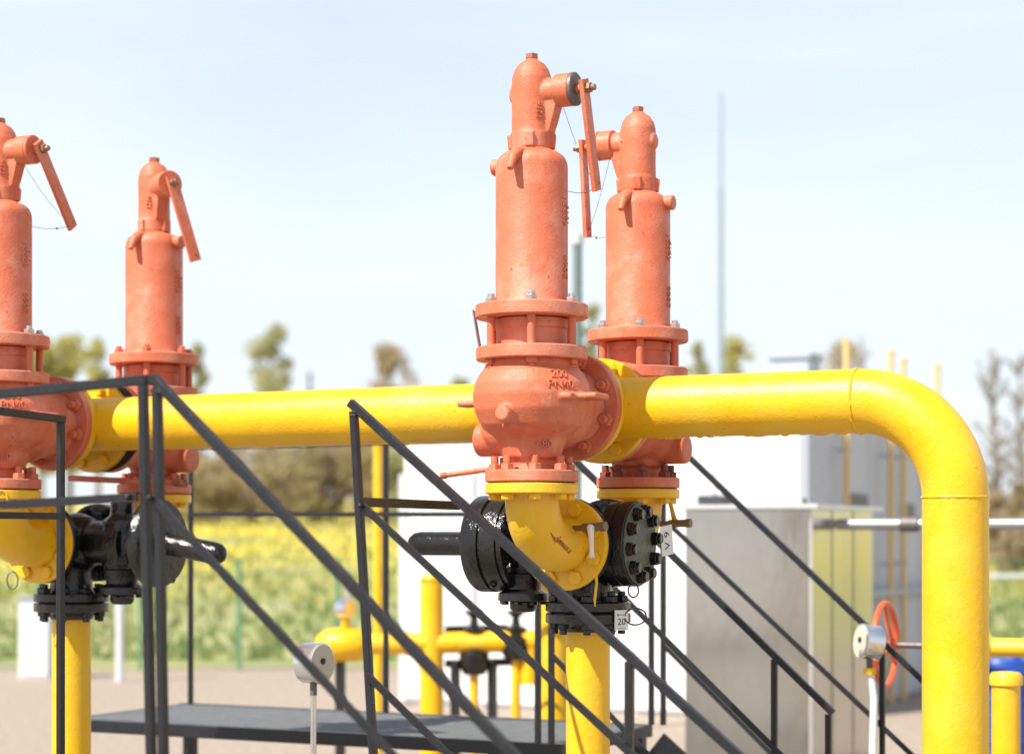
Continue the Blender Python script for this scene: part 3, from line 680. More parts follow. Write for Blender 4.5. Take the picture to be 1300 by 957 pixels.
# ================================================================== RAILINGS, PLATFORMS, STAIRS
FLOOR = 0.80
def railing(label, base, items):
    """items: (name, kind, a, b) in world space"""
    base = Vector(base); t = thing("railing", label, "railing", base, 0, "charcoal railings of the two platforms")
    for nm, kind, a, b in items:
        a = Vector(a) - base; b = Vector(b) - base; mb = MB()
        if kind == 'tube': mb.bar(a, b, 0.0245, 0.0245, ch=0.003)
        elif kind == 'rail': mb.bar(a, b, 0.027, 0.027, ch=0.003)
        elif kind == 'flat': mb.bar(a, b, 0.009, 0.024, ch=0.0015)
        elif kind == 'bolt':
            d = (b - a).normalized(); mb.cyl(a, b, 0.009, 6); mb.sphere(b, 0.0085, 10, 6)
        part(nm, mb.mesh(nm, RAIL), t)
    return t
def post_y(px0, py0, px1, py1, Y, zend):
    """post seen on the plane y = Y from one pixel down through another, carried on to height zend"""
    a = on_y(px0, py0, Y); b = on_y(px1, py1, Y); k = (zend - a.z) / (b.z - a.z); return a, a + (b - a) * k
def line_z(a, b, zend):
    k = (zend - a.z) / (b.z - a.z); return a + (b - a) * k
Y1, Y2, Y3, Y4 = -2.241, -1.205, 1.22, 2.20
# front platform outer railing
a, b = post_y(181.5, 484, 190, 868, Y1, FLOOR)
top1 = on_y(187, 482, Y1); top0 = on_y(-272, 527, Y1); m1 = on_y(180, 631, Y1); m0 = on_y(-272, 657, Y1)
off = Vector((0, -0.018, 0))
railing("railing along the left platform edge with level rails and one post", b,
        [("post", 'tube', a, b), ("top_rail", 'rail', top1, top0), ("mid_rail", 'flat', m1 + off, m0 + off),
         ("post", 'tube', Vector((top0.x, top0.y, top0.z - 0.015)), (top0.x, top0.y, FLOOR)), ("bolt", 'bolt', m1 + off - Vector((0.025, -0.01, 0)), m1 + off + Vector((-0.025, -0.012, 0)))])
def stair_rail(label, Y, post, hand, mid, low=None, extra=(), side=-1):
    pa, pb = post_y(*post, Y, FLOOR)
    h0 = on_y(hand[0], hand[1], Y); h1 = on_y(hand[2], hand[3], Y); hend = line_z(h0, h1, 0.98)
    slope = (h1.z - h0.z) / (h1.x - h0.x)
    o = Vector((0, side * 0.0185, 0))
    m0 = on_y(mid[0], mid[1], Y) + o; m1 = on_y(mid[2], mid[3], Y) + o; mend = m0 + (m1 - m0) * ((hend.x - m0.x) / (m1.x - m0.x))
    items = [("post", 'tube', pa, pb), ("handrail", 'rail', h0, hend), ("mid_rail", 'flat', m0, mend),
             ("bolt", 'bolt', m0 - o * 0.3, m0 + o * 0.75)]
    if low:
        l0 = on_y(low[0], low[1], Y); items.append(("low_rail", 'flat', l0 + o, l0 + o + (hend - h0) * 0.6))
    zline = lambda x: h0.z + slope * (x - h0.x)
    for px in extra:
        r = ray(px, 800); k = (Y - CAM.y) / r.y; x = (CAM + r * k).x
        items.append(("post", 'tube', (x, Y, zline(x) - 0.016), (x, Y, max(0.06, FLOOR + slope * (x - pb.x) - 0.02))))
    items.append(("post", 'tube', (hend.x - 0.02, Y, hend.z - 0.005), (hend.x - 0.02, Y, 0.06)))
    t = railing(label, (pb.x, Y, FLOOR), items)
    rr = random.Random(int(abs(h0.x * 1000))); wl = MB()
    for k in range(7): wl.sphere(pa + Vector((rr.uniform(-0.012, 0.016), side * 0.011, rr.uniform(-0.016, -0.002))) - t.location, (0.006, 0.004, 0.004), 8, 6)
    part("weld_bead", wl.mesh("weld_bead", RAIL, 80), t)['kind'] = 'stuff'
    return pb, slope, hend
s1 = stair_rail("long stair railing in the left foreground, falling from the double post", Y1, (199.5, 492, 206, 868), (194, 479, 566, 868), (199, 632, 419, 867))
s2 = stair_rail("stair railing starting at the leaning post left of centre, crossing before the yellow elbow", Y2, (449, 522, 469, 868), (445, 511, 838, 868), (464, 642, 709, 868), (470, 856), extra=(799,))
# short rail from the leaning post towards the changeover valve
pX = on_y(449, 637, Y2)
q0 = Vector((pX.x + 0.01, Y2 + 0.02, EYE + 0.107)); q1 = Vector((pX.x + 0.01, -0.52, EYE + 0.104))
solo("guard_bar", MB().bar(q0, q1, 0.009, 0.030, ch=0.0015).mesh("guard_bar", RAIL), "short level flat bar bolted to the leaning post, ending behind the stair rail", "bar")
# inner railing at the left edge
a = on_x(77, 535, -1.6); yy = a.y
p3 = Vector((-1.6, yy, a.z)); e3 = on_x(0, 525, -1.6); e3 = p3 + (e3 - p3) * ((Y1 + 0.06 - yy) / (e3.y - yy))
mm = on_x(72, 655, -1.6); mm.y = yy; me_ = Vector((-1.6, Y1 + 0.06, mm.z))
railing("inner railing at the left edge, before the cut-off valve", (-1.6, yy, FLOOR),
        [("post", 'tube', p3 - Vector((0, 0, 0.006)), (-1.6, yy, FLOOR)), ("top_rail", 'rail', p3 + Vector((0, 0.013, 0.008)), e3 + Vector((0, 0, 0.008))), ("mid_rail", 'flat', mm + Vector((0.018, 0, 0)), me_ + Vector((0.018, 0, 0)))])
# rear platform: far railing
x827 = on_y(827, 600, Y4).x; x490 = on_y(490, 600, Y4).x; x242 = on_y(242, 600, Y4).x
zt, zm = EYE + 0.475, EYE + 0.110
items = [("top_rail", 'rail', (x827 + 0.02, Y4, zt), (x242 - 0.02, Y4, zt)), ("mid_rail", 'flat', (x827, Y4 - 0.018, zm - 0.006), (x242, Y4 - 0.018, zm + 0.004))]
for x in (x827, x490, x242): items.append(("post", 'tube', (x, Y4, zt - 0.015), (x, Y4, FLOOR)))
railing("level railing of the rear platform, seen below the yellow pipe", ((x827 + x242) / 2, Y4, FLOOR), items)
s4 = stair_rail("far right stair railing passing in front of the steel cabinet", Y4, (842, 556, 842, 868), (840, 547, 1168, 860), (849, 663, 1065, 868), (846, 820), extra=(1120,), side=-1)
s3 = stair_rail("rear stair railing slanting down from behind the near valve", Y3, (700, 566, 700, 868), (697, 552, 1020, 868), (704, 668, 902, 866), (702, 830), extra=(983,), side=-1)
x683 = on_y(683, 600, Y3).x
railing("single rear platform post between the elbow and the drum", (x683, Y3, FLOOR), [("post", 'tube', (x683, Y3, zt - 0.03), (x683, Y3, FLOOR)), ("top_rail", 'rail', (x683 + 0.045, Y3, zt - 0.015), (x683 - 0.03, Y3, zt - 0.015))])

def platform(label, x0, x1, y0, y1):
    t = thing("platform", label, "platform", ((x0 + x1) / 2, (y0 + y1) / 2, 0.06)); o = t.location.copy()
    L = lambda x, y, z: Vector((x, y, z)) - o
    g = MB(); n = int((y1 - y0) / 0.034)
    for i in range(n):
        y = y0 + 0.045 + (y1 - y0 - 0.09) * i / (n - 1); g.bar(L(x0 + 0.03, y, FLOOR - 0.018), L(x1 - 0.03, y, FLOOR - 0.018), 0.004, 0.03)
    for i in range(int((x1 - x0) / 0.1)):
        x = x0 + 0.06 + 0.1 * i; g.bar(L(x, y0 + 0.03, FLOOR - 0.008), L(x, y1 - 0.03, FLOOR - 0.008), 0.006, 0.006)
    q = part("grating", g.mesh("grating", GRATE), t); q['kind'] = 'stuff'
    for y in (y0, y1): part("edge_beam", MB().bar(L(x0, y, FLOOR - 0.031), L(x1, y, FLOOR - 0.031), 0.05, 0.060, ch=0.003).mesh("edge_beam", RAIL), t)
    for x in (x0 + 0.025, x1 - 0.025): part("edge_beam", MB().bar(L(x, y0 + 0.026, FLOOR - 0.031), L(x, y1 - 0.026, FLOOR - 0.031), 0.05, 0.054, ch=0.003).mesh("edge_beam", RAIL), t)
    for x in (x0 + 0.06, x1 - 0.06):
        for y in (y0 + 0.002, y1 - 0.002): part("leg", MB().bar(L(x, y, 0.06), L(x, y, FLOOR - 0.062), 0.06, 0.06, up=(1, 0, 0), ch=0.003).mesh("leg", RAIL), t)
platform("steel grating platform in front of the valves at left", -1.72, s1[0].x + 0.03, Y1, Y2)
platform("steel grating platform behind the yellow pipe", x242 - 0.06, s3[0].x + 0.06, Y3, Y4)
def stairs(label, x0, y0, y1, slope):
    n = 3; run = (FLOOR - 0.06) / (-slope); t = thing("stair", label, "stair", (x0 + run / 2, (y0 + y1) / 2, 0.06)); o = t.location.copy()
    L = lambda x, y, z: Vector((x, y, z)) - o
    for y in (y0 + 0.035, y1 - 0.035): part("stringer", MB().bar(L(x0 + 0.03, y, FLOOR - 0.10), L(x0 + run - 0.05, y, 0.10), 0.008, 0.17).mesh("stringer", RAIL), t)
    for i in range(n):
        z = FLOOR - (FLOOR - 0.06) * (i + 1) / (n + 1); x = x0 + 0.02 + (FLOOR - z) / (-slope)
        part("tread", MB().box(L(x - 0.06, y0 + 0.041, z - 0.03), L(x + 0.20, y1 - 0.041, z), 0.003).mesh("tread", GRATE), t)
stairs("steel stair descending right from the front platform", s1[0].x + 0.03, Y1, Y2, s1[1])
stairs("steel stair descending right from the rear platform", s3[0].x + 0.06, Y3, Y4, s3[1])

# ================================================================== BACKGROUND PLANT
def gz(p): return ground_z(p)
# ---- steel cabinet
def steel_cabinet():
    x1, y0 = -0.925, 5.48; x0, y1 = -1.777, 6.85; h = 1.90
    t = thing("steel_cabinet", "brushed steel cabinet with lid flange behind the right stair railings", "cabinet", (x1, y0, 0))
    L = lambda x, y, z: Vector((x - x1, y - y0, z))
    part("casing", MB().box(L(x0, y0, 0), L(x1, y1, h - 0.03), 0.006).mesh("casing", GALV), t)
    part("lid", MB().box(L(x0 - 0.07, y0 - 0.06, h - 0.03), L(x1 + 0.06, y1 + 0.06, h), 0.004).mesh("lid", mat("lid_steel", (0.66, 0.67, 0.68), 0.4, 0.6)), t)
    for yy in (y0 + 0.45, y0 + 0.92): part("panel_seam", MB().box(L(x1 + 0.0005, yy - 0.012, 0.02), L(x1 + 0.006, yy + 0.012, h - 0.035)).mesh("panel_seam", GALV), t)
    part("corner_strip", MB().box(L(x1 - 0.01, y0 - 0.005, 0.02), L(x1 + 0.005, y0 + 0.02, h - 0.033)).mesh("corner_strip", mat("corner_steel", (0.7, 0.69, 0.66), 0.4, 0.8)), t)
    part("lid_bolt", MB().cyl(L(x1 - 0.05, y0 + 0.02, h), L(x1 - 0.05, y0 + 0.02, h + 0.04), 0.014, 8).mesh("lid_bolt", GREYIRON), t)
steel_cabinet()
# ---- white equipment building
def building():
    x1, y0, x0, y1, h = -2.63, 10.8, -6.89, 15.7, 2.92
    t = thing("equipment_building", "low white building with grey shaded side wall behind the valves", "building", (x1, y0, 0)); L = lambda x, y, z: Vector((x - x1, y - y0, z))
    part("wall", MB().box(L(x0, y0, 0), L(x1 - 0.1, y1, h - 0.1)).mesh("core_wall", WHITEWALL), t)
    # cladding panels on the front and on the right side, with recessed joints
    n = 5
    for i in range(n):
        a = x0 + (x1 - 0.1 - x0) * i / n; b = x0 + (x1 - 0.1 - x0) * (i + 1) / n
        part("panel", MB().box(L(a + 0.012, y0 - 0.04, 0.05), L(b - 0.012, y0 - 0.001, h - 0.12), 0.004).mesh("panel", WHITEWALL), t)
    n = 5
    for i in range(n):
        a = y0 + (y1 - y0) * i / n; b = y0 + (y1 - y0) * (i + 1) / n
        part("panel", MB().box(L(x1 - 0.099, a + 0.012, 0.05), L(x1 - 0.05, b - 0.012, h - 0.12), 0.004).mesh("panel", SHADEDWALL), t)
    part("corner_post", MB().box(L(x1 - 0.11, y0 - 0.05, 0), L(x1 - 0.02, y0 + 0.010, h - 0.11)).mesh("corner_post", TRIM), t)
    part("roof", MB().box(L(x0 - 0.05, y0 - 0.07, h - 0.1), L(x1, y1 + 0.05, h), 0.01).mesh("roof", TRIM), t)
    for px in (557,):
        x = on_y(px, 700, y0).x
        d = part("door", MB().box(L(x - 0.32, y0 - 0.055, 0.08), L(x + 0.32, y0 - 0.041, 2.25), 0.003).mesh("door", WHITEWALL), t)
        part("door_frame", MB().box(L(x + 0.33, y0 - 0.065, 0.05), L(x + 0.42, y0 - 0.041, 2.32)).box(L(x - 0.42, y0 - 0.065, 0.05), L(x - 0.33, y0 - 0.041, 2.32)).box(L(x - 0.33, y0 - 0.065, 2.255), L(x + 0.33, y0 - 0.041, 2.32)).mesh("door_frame", mat("light_grey_frame", (0.55, 0.57, 0.58), 0.5)), d)
    for (px0, px1, py0, py1) in ((888, 935, 628, 642), (690, 730, 640, 700)):
        a = on_y(px0, py1, y0); b = on_y(px1, py0, y0)
        v = part("vent", MB().box(L(a.x, y0 - 0.062, a.z), L(b.x, y0 - 0.041, b.z), 0.003).mesh("vent", DARKGLASS if px0 > 800 else TRIM), t)
    for (px0, px1, py0, py1) in ((1078, 1098, 628, 642), (1143, 1158, 640, 662)):
        a = on_x(px0, py1, x1 - 0.05); b = on_x(px1, py0, x1 - 0.05)
        part("vent", MB().box(L(x1 - 0.0495, min(a.y, b.y), a.z), L(x1 - 0.02, max(a.y, b.y), b.z), 0.003).mesh("vent", mat("vent_grey", (0.12, 0.12, 0.12), 0.5)), t)
    # cable duct low on the side wall
    a = on_x(1040, 758, x1 - 0.05); b = on_x(1165, 752, x1 - 0.05)
    part("ledge", MB().box(L(x1 - 0.0495, y0 + 1.2, 1.10), L(x1 + 0.10, y1 - 0.3, 1.16), 0.004).mesh("ledge", TRIM), t)
    return x1, y0, h
BX, BY, BH = building()
# roof unit
ru = at(1025, 470, 21.0); rb = on_y(1010, 600, 13.2).x
t = thing("roof_unit", "small grey box unit with a rim on the white building's roof", "roof unit", (rb, 13.2, BH))
part("case", MB().box((-0.2, -0.2, 0), (0.2, 0.2, 0.60), 0.01).mesh("case", mat("roof_unit_grey", (0.42, 0.47, 0.51), 0.5)), t)
part("rim", MB().box((-0.23, -0.23, 0.60), (0.23, 0.23, 0.66), 0.01).mesh("rim", TRIM), t)
# yellow vent pipes on the building's right side
def vent_pipe(px, ytop, y, label, zb=None, elbow=True):
    p = on_x(px, 600, BX + 0.08) ; d = depth_of(p); zt = EYE + (HOR - ytop) * d / F_PX
    t = thing("vent_pipe", label, "pipe", (p.x, p.y, 0.0), 0, "yellow vent pipes on the grey wall")
    zb = 0.0 if zb is None else zb
    part("pipe", MB().tube([(0, 0, zt - 0.04), (0, 0, 1.3), (0, 0, zb)], 0.032, 16).mesh("vent_pipe", mat_pale), t)
    part("cap", MB().lathe([(0.032, 0), (0.036, 0.01), (0.036, 0.05), (0.02, 0.06)], 16, Matrix.Translation((0, 0, zt - 0.045))).mesh("vent_cap", mat_pale), t)
    for z in (1.4, 2.5): part("clip", MB().box((-0.10, -0.02, z), (0.044, 0.02, z + 0.03)).mesh("clip", TRIM), t)
mat_pale = mat("ochre_yellow_pipe", (0.68, 0.47, 0.19), 0.5)
vent_pipe(1075, 432, 0, "leftmost thin yellow vent pipe on the grey wall")
vent_pipe(1131, 446, 0, "tallest-looking of the paired thin yellow vent pipes, left one")
vent_pipe(1147, 456, 0, "right one of the paired thin yellow vent pipes")
vent_pipe(1190, 463, 0, "rightmost thin yellow vent pipe, showing above the pipe bend")
# galvanised pipe at the right
t = thing("galvanised_pipe", "horizontal galvanised pipe leaving the steel cabinet to the right", "pipe", (-0.92, 6.0, 0))
pz = EYE + 0.075
part("pipe", MB().tube([(0.006, 0, pz), (1.5, 0.1, pz), (3.2, 0.25, pz + 0.0), (6.5, 0.5, pz)], 0.036, 18).mesh("galv_pipe", GALVPIPE), t)
part("coupling", MB().cyl((0.42, 0.02, pz), (0.54, 0.03, pz), 0.05, 18, ch=0.004).mesh("coupling", GREYIRON), t)
for x, y in ((3.2, 0.25), (6.4, 0.49)): part("support", MB().bar((x, y, 0), (x, y, pz - 0.03), 0.05, 0.05, up=(1, 0, 0)).mesh("support", GALVPIPE), t)
# handwheel valve with gauge and yellow pipe at right
def wheel_valve():
    c = at(1124, 818, 9.6); t = thing("handwheel_valve", "orange-red handwheel valve on a yellow pipe left of the thick vertical pipe", "valve", (c.x, c.y, 0)); z = c.z
    ax = Vector((1, 0.0, 0)); R = 0.20
    pts = [Vector((0, R * math.cos(a), z + R * math.sin(a))) for a in [2 * math.pi * i / 40 for i in range(41)]]
    wl = part("handwheel", MB().tube(pts, 0.015, 12).mesh("handwheel", ORANGE, 70), t)
    for k in range(3):
        a = math.radians(90 + 120 * k); part("spoke", MB().tube([(0.04, 0, z), (0.01, 0.5 * R * math.cos(a), z + 0.5 * R * math.sin(a)), (0, R * math.cos(a), z + R * math.sin(a))], 0.011, 10).mesh("spoke", ORANGE, 70), wl)
    part("hub", MB().cyl((0.02, 0, z), (0.06, 0, z), 0.032, 18, ch=0.004).mesh("hub", ORANGE), wl)
    part("stem", MB().cyl((0.0, 0, z), (0.30, 0, z), 0.016, 14).mesh("stem", GREYIRON), t)
    part("body", MB().cyl((0.22, 0, z), (0.36, 0, z), 0.06, 24, ch=0.01).sphere((0.42, 0, z), (0.11, 0.10, 0.10)).cyl((0.42, 0, z - 0.02), (0.42, 0, 0.0), 0.055, 24).mesh("valve_body_r", YELLOW), t)
    part("pipe", MB().tube([(0.42, 0.0, z), (1.2, 0.05, z), (4.0, 0.3, z), (4.0, 0.3, 0)], 0.045, 24).mesh("side_pipe", YELLOW), t)
wheel_valve()
def gauge(px, py, depth, r, facing, label, foot=None):
    c = at(px, py, depth); t = thing("pressure_gauge", label, "pressure gauge", (c.x, c.y, 0), 0); d = Vector(facing).normalized(); o = Vector((0, 0, c.z))
    part("case", MB().lathe([(r * 0.92, -0.045), (r, -0.040), (r, 0.026), (r * 1.04, 0.030), (r * 1.04, 0.042), (r * 0.93, 0.044)], 44, along(o, d)).mesh("gauge_case", CHROME), t)
    part("dial", MB().lathe([(r * 0.93, 0.0442), (r * 0.93, 0.0465)], 40, along(o, d)).mesh("dial", DIAL), t)
    part("plug", MB().lathe([(r * 0.16, 0.0466), (r * 0.16, 0.052)], 16, along(o + Vector((0, 0, r * 0.1)), d)).mesh("plug", TAG_INK), t)
    part("stem", MB().cyl(o - Vector((0, 0, r + 0.05)), o - Vector((0, 0, r * 0.95)), 0.016, 6).mesh("stem", GREYIRON), t)
    return t, o, c
t, o, c = gauge(398, 841, 7.9, 0.080, RGT * 0.85 - FWD * 0.55, "round silver pressure gauge low left of the leaning post")
part("stand_pipe", MB().tube([o - Vector((0, 0, 0.13)), Vector((0, 0, 0.06 if True else 0))], 0.012, 12).mesh("stand_pipe", CHROME), t)
t, o, c = gauge(1104, 815, 8.9, 0.078, -RGT * 0.9 - FWD * 0.25 + Vector((0, 0, 0.1)), "round silver pressure gauge just left of the orange handwheel")
part("stand_pipe", MB().tube([o - Vector((0, 0, 0.12)), o + RGT * 0.02 - Vector((0, 0, 0.25)), Vector((0, 0, 0.0))], 0.018, 12).mesh("stand_pipe", mat("white_hose", (0.75, 0.75, 0.73), 0.4)), t)
part("fitting", MB().cyl(o - Vector((0, 0, 0.115)), o - Vector((0, 0, 0.145)), 0.03, 6).mesh("fitting", YELLOW), t)
# yellow capped post and blue drum at the right edge
p = at(1277, 900, 8.6); zt = EYE - (852 - HOR) * 8.6 / F_PX
t = thing("capped_post", "short yellow pipe stub with domed cap at the right edge", "pipe", (p.x, p.y, 0))
part("pipe", MB().cyl((0, 0, 0), (0, 0, zt - 0.06), 0.062, 28).mesh("stub", YELLOW), t)
part("cap", MB().lathe([(0.062, -0.06), (0.072, -0.058), (0.072, -0.02), (0.06, -0.004), (0.03, 0.0)], 28, Matrix.Translation((0, 0, zt))).mesh("stub_cap", YELLOW), t)
p = at(1272, 900, 13.5); zt = EYE - (836 - HOR) * 13.5 / F_PX
t = thing("blue_drum", "blue plastic drum behind the yellow pipe at the right edge", "drum", (p.x, p.y, 0))
part("shell", MB().lathe([(0.17, 0), (0.19, 0.02), (0.19, zt * 0.33), (0.198, zt * 0.34), (0.198, zt * 0.37), (0.19, zt * 0.38), (0.19, zt * 0.66), (0.198, zt * 0.67), (0.198, zt * 0.7), (0.19, zt * 0.71), (0.19, zt - 0.03), (0.175, zt)], 36).mesh("drum_shell", BLUE), t)
part("bung", MB().cyl((0.1, 0, zt), (0.1, 0, zt + 0.02), 0.03, 14).mesh("bung", BLUE), t)

# ---- yellow background manifold left of centre
def manifold():
    D = 13.2; p0 = at(548, 868, D); o = Vector((p0.x, p0.y, 0))
    t = thing("background_manifold", "blurred yellow manifold of pipes with black valves behind the drum", "pipe manifold", o)
    def q(px, py, dd=0.0): return at(px, py, D + dd) - o
    def zat(py, dd=0): return EYE + (HOR - py) * (D + dd) / F_PX
    pipe = lambda pts, r: MB().tube(pts, r, 24).mesh("manifold_pipe", YELLOW)
    a = q(548, 735); part("pipe", pipe([a, Vector((a.x, a.y, 0))], 0.078), t)
    part("cap", MB().lathe([(0.078, -0.02), (0.078, 0), (0.06, 0.03), (0.02, 0.045)], 24, Matrix.Translation(a)).mesh("mcap", YELLOW), t)
    part("pipe", pipe([q(425, 818), q(560, 816), q(720, 812)], 0.072), t)
    a = q(432, 818); part("vessel", MB().lathe([(0.01, -0.17), (0.06, -0.155), (0.10, -0.10), (0.115, -0.02), (0.115, 0.12), (0.09, 0.16), (0.07, 0.19)], 28, along(a, q(500, 817) - q(432, 818))).mesh("vessel", YELLOW, 60), t)
    part("vessel_neck", MB().cyl(a + Vector((0.04, 0, 0.10)), a + Vector((0.04, 0, 0.19)), 0.03, 16).mesh("vneck", YELLOW), t)
    part("vessel_gauge", MB().cyl(a + Vector((0.0, 0, 0.24)), a + Vector((0.09, -0.02, 0.24)), 0.065, 24, ch=0.006).cyl(a + Vector((0.04, 0, 0.18)), a + Vector((0.04, 0, 0.22)), 0.025, 12).cyl(a + Vector((0.06, 0, 0.28)), a + Vector((0.06, 0, 0.42)), 0.02, 10).mesh("vgauge", CHROME), t)
    part("vessel_leg", MB().bar(a - Vector((0, 0, 0.09)), Vector((a.x, a.y, 0)), 0.05, 0.05, up=(1, 0, 0)).mesh("vleg", RAIL), t)
    for px in (602, 655):
        a = q(px, 814); part("pipe", pipe([a, Vector((a.x, a.y, 0.0))], 0.030), t)
        dz = Vector((0, 0, -0.02)) if px == 655 else Vector((0, 0, -0.12))
        v = part("black_valve", MB().lathe([(0.07, -0.10), (0.10, -0.05), (0.10, 0.04), (0.06, 0.075)], 20, Matrix.Translation(a + dz)).mesh("bvalve", BLACK), t)
        part("valve_handle", MB().lathe([(0.05, 0.06), (0.075, 0.075), (0.075, 0.09), (0.03, 0.11), (0.025, 0.16), (0.06, 0.19), (0.065, 0.205), (0.02, 0.215)], 20, Matrix.Translation(a)).mesh("bhandle", BLACK), v)
    # black support frame
    for px in (578, 625, 690): part("frame_leg", MB().bar(q(px, 838), Vector((q(px, 838).x, q(px, 838).y, 0)), 0.05, 0.05, up=(1, 0, 0)).mesh("fleg", RAIL), t)
    part("frame_beam", MB().bar(q(565, 842, 0.1), q(705, 838, 0.1), 0.05, 0.05).mesh("fbeam", RAIL), t)
    part("frame_beam", MB().bar(q(565, 799, 0.12), q(645, 797, 0.12), 0.03, 0.05).mesh("fbeam2", RAIL), t)
    part("pipe", pipe([q(672, 868), q(672, 812)], 0.06), t)
manifold()
p = at(704, 900, 10.6)
t = thing("stand_pipe", "broad yellow upright pipe seen between the drum and the near riser", "pipe", (p.x, p.y, 0))
part("pipe", MB().cyl((0, 0, 0), (0, 0, EYE - 0.02), 0.075, 28).mesh("standp", YELLOW), t)
part("flange", MB().lathe([(0.12, 0), (0.125, 0.005), (0.125, 0.035), (0.12, 0.04)], 28, Matrix.Translation((0, 0, EYE - 0.25))).mesh("standf", YELLOW), t)
p = at(480, 900, 15.0); zt = EYE + (HOR - 540) * 15.0 / F_PX
t = thing("vent_pipe", "thin yellow upright pipe behind the leaning railing post", "pipe", (p.x, p.y, 0))
part("pipe", MB().cyl((0, 0, 0), (0, 0, zt), 0.036, 18).mesh("vp", YELLOW), t)
part("cap", MB().lathe([(0.036, 0), (0.05, 0.01), (0.05, 0.04), (0.02, 0.06)], 18, Matrix.Translation((0, 0, zt))).mesh("vpc", YELLOW), t)
# stack between the two near valves, lightning mast
p = at(733, 600, 17.0); zt = EYE + (HOR - 297) * 17 / F_PX
t = thing("vent_stack", "grey-green vent stack rising between the two right-hand valves", "stack", (p.x, p.y, 0))
part("tube", MB().cyl((0, 0, 0), (0, 0, zt - 0.1), 0.042, 20).mesh("stack", GREENPOLE), t)
part("cap", MB().lathe([(0.042, -0.1), (0.055, -0.09), (0.055, -0.01), (0.04, 0)], 20, Matrix.Translation((0, 0, zt))).mesh("stackcap", mat("pale_cap", (0.5, 0.52, 0.5), 0.5)), t)
p = at(915, 680, 40.0); g = gz(p); zt = EYE + (HOR - 118) * 40 / F_PX; zmid = EYE + (HOR - 240) * 40 / F_PX
t = thing("lightning_mast", "tall thin steel mast against the sky right of the valves", "mast", (p.x, p.y, g))
part("lower_tube", MB().cyl((0, 0, -0.1), (0, 0, zmid - g), 0.075, 18, r2=0.055).mesh("mast1", MASTMAT), t)
part("upper_rod", MB().cyl((0, 0, zmid - g - 0.05), (0, 0, zt - g), 0.036, 14, r2=0.024).mesh("mast2", MASTMAT), t)
part("base_plate", MB().box((-0.2, -0.2, -0.1), (0.2, 0.2, 0.03)).mesh("mast3", MASTMAT), t)

# ---- white cabinet and marker post by the fence
p = at(47, 860, 23.5)
t = thing("meter_cabinet", "small white cabinet standing by the green fence at left", "cabinet", (p.x, p.y, 0), PSI)
part("case", MB().box((-0.18, -0.15, 0), (0.18, 0.15, 0.95), 0.01).mesh("mcase", WHITEWALL), t)
part("door", MB().box((-0.16, -0.165, 0.05), (0.16, -0.151, 0.90), 0.004).mesh("mdoor", WHITEWALL), t)
part("roof", MB().box((-0.20, -0.18, 0.95), (0.20, 0.17, 0.98), 0.004).mesh("mroof", TRIM), t)
p = at(152, 860, 23.0)
t = thing("marker_post", "slim pale grey post standing by the fence at left", "post", (p.x, p.y, 0))
part("shaft", MB().cyl((0, 0, 0), (0, 0, 1.55), 0.045, 16).mesh("mpost", mat("pale_post", (0.6, 0.62, 0.66), 0.5)), t)
part("cap", MB().lathe([(0.05, 0), (0.05, 0.03), (0.02, 0.05)], 16, Matrix.Translation((0, 0, 1.55))).mesh("mpostc", TRIM), t)

# ---- green mesh fence, panel by panel
def fence():
    dd = 25.0; base = Vector((CAM.x, CAM.y, 0)); H = 1.45
    posts = [-11 + 1.25 * i for i in range(5)] + [-4.7 + 1.25 * i for i in range(5)] + [5.6, 6.85, 8.1, 9.35]
    panel = MB()
    for i in range(24): panel.bar((0.03 + 1.19 * i / 23, 0, 0.08), (0.03 + 1.19 * i / 23, 0, H - 0.02), 0.006, 0.006, up=(1, 0, 0))
    for k in range(8): panel.bar((0.02, 0.007, 0.1 + 0.185 * k), (1.23, 0.007, 0.1 + 0.185 * k), 0.006, 0.008)
    pm = panel.mesh("mesh_panel", FENCEGREEN); po = MB().box((-0.024, -0.024, 0), (0.024, 0.024, H), 0.004).mesh("fence_post", FENCEGREEN)
    pc = MB().box((-0.034, -0.034, H), (0.034, 0.034, H + 0.02), 0.004).mesh("post_cap", FENCEGREEN)
    p0 = base + FWD * dd + RGT * 5.6
    for name, lo, hi, label in (("fence", -11.5, 1.2, "green wire mesh fence at the yard edge, left of the white building"), ("fence", 5, 12, "green wire mesh fence at the right edge of the picture")):
        xs = [x for x in posts if lo < x < hi]; o = base + FWD * dd + RGT * xs[0]
        t = thing(name, label, "fence", o, PSI)
        for x in xs:
            q = part("post", po, t, (x - xs[0], 0, -0.05)); part("post_cap", pc, q)
            if x + 1.2 < hi: part("mesh_panel", pm, t, (x - xs[0], 0, 0))
        if lo > 0: part("top_rail", MB().bar((0, 0, 1.20), (xs[-1] - xs[0], 0, 1.20), 0.03, 0.05).mesh("fence_top", mat("fence_rail", (0.6, 0.62, 0.64), 0.4)), t)
fence()

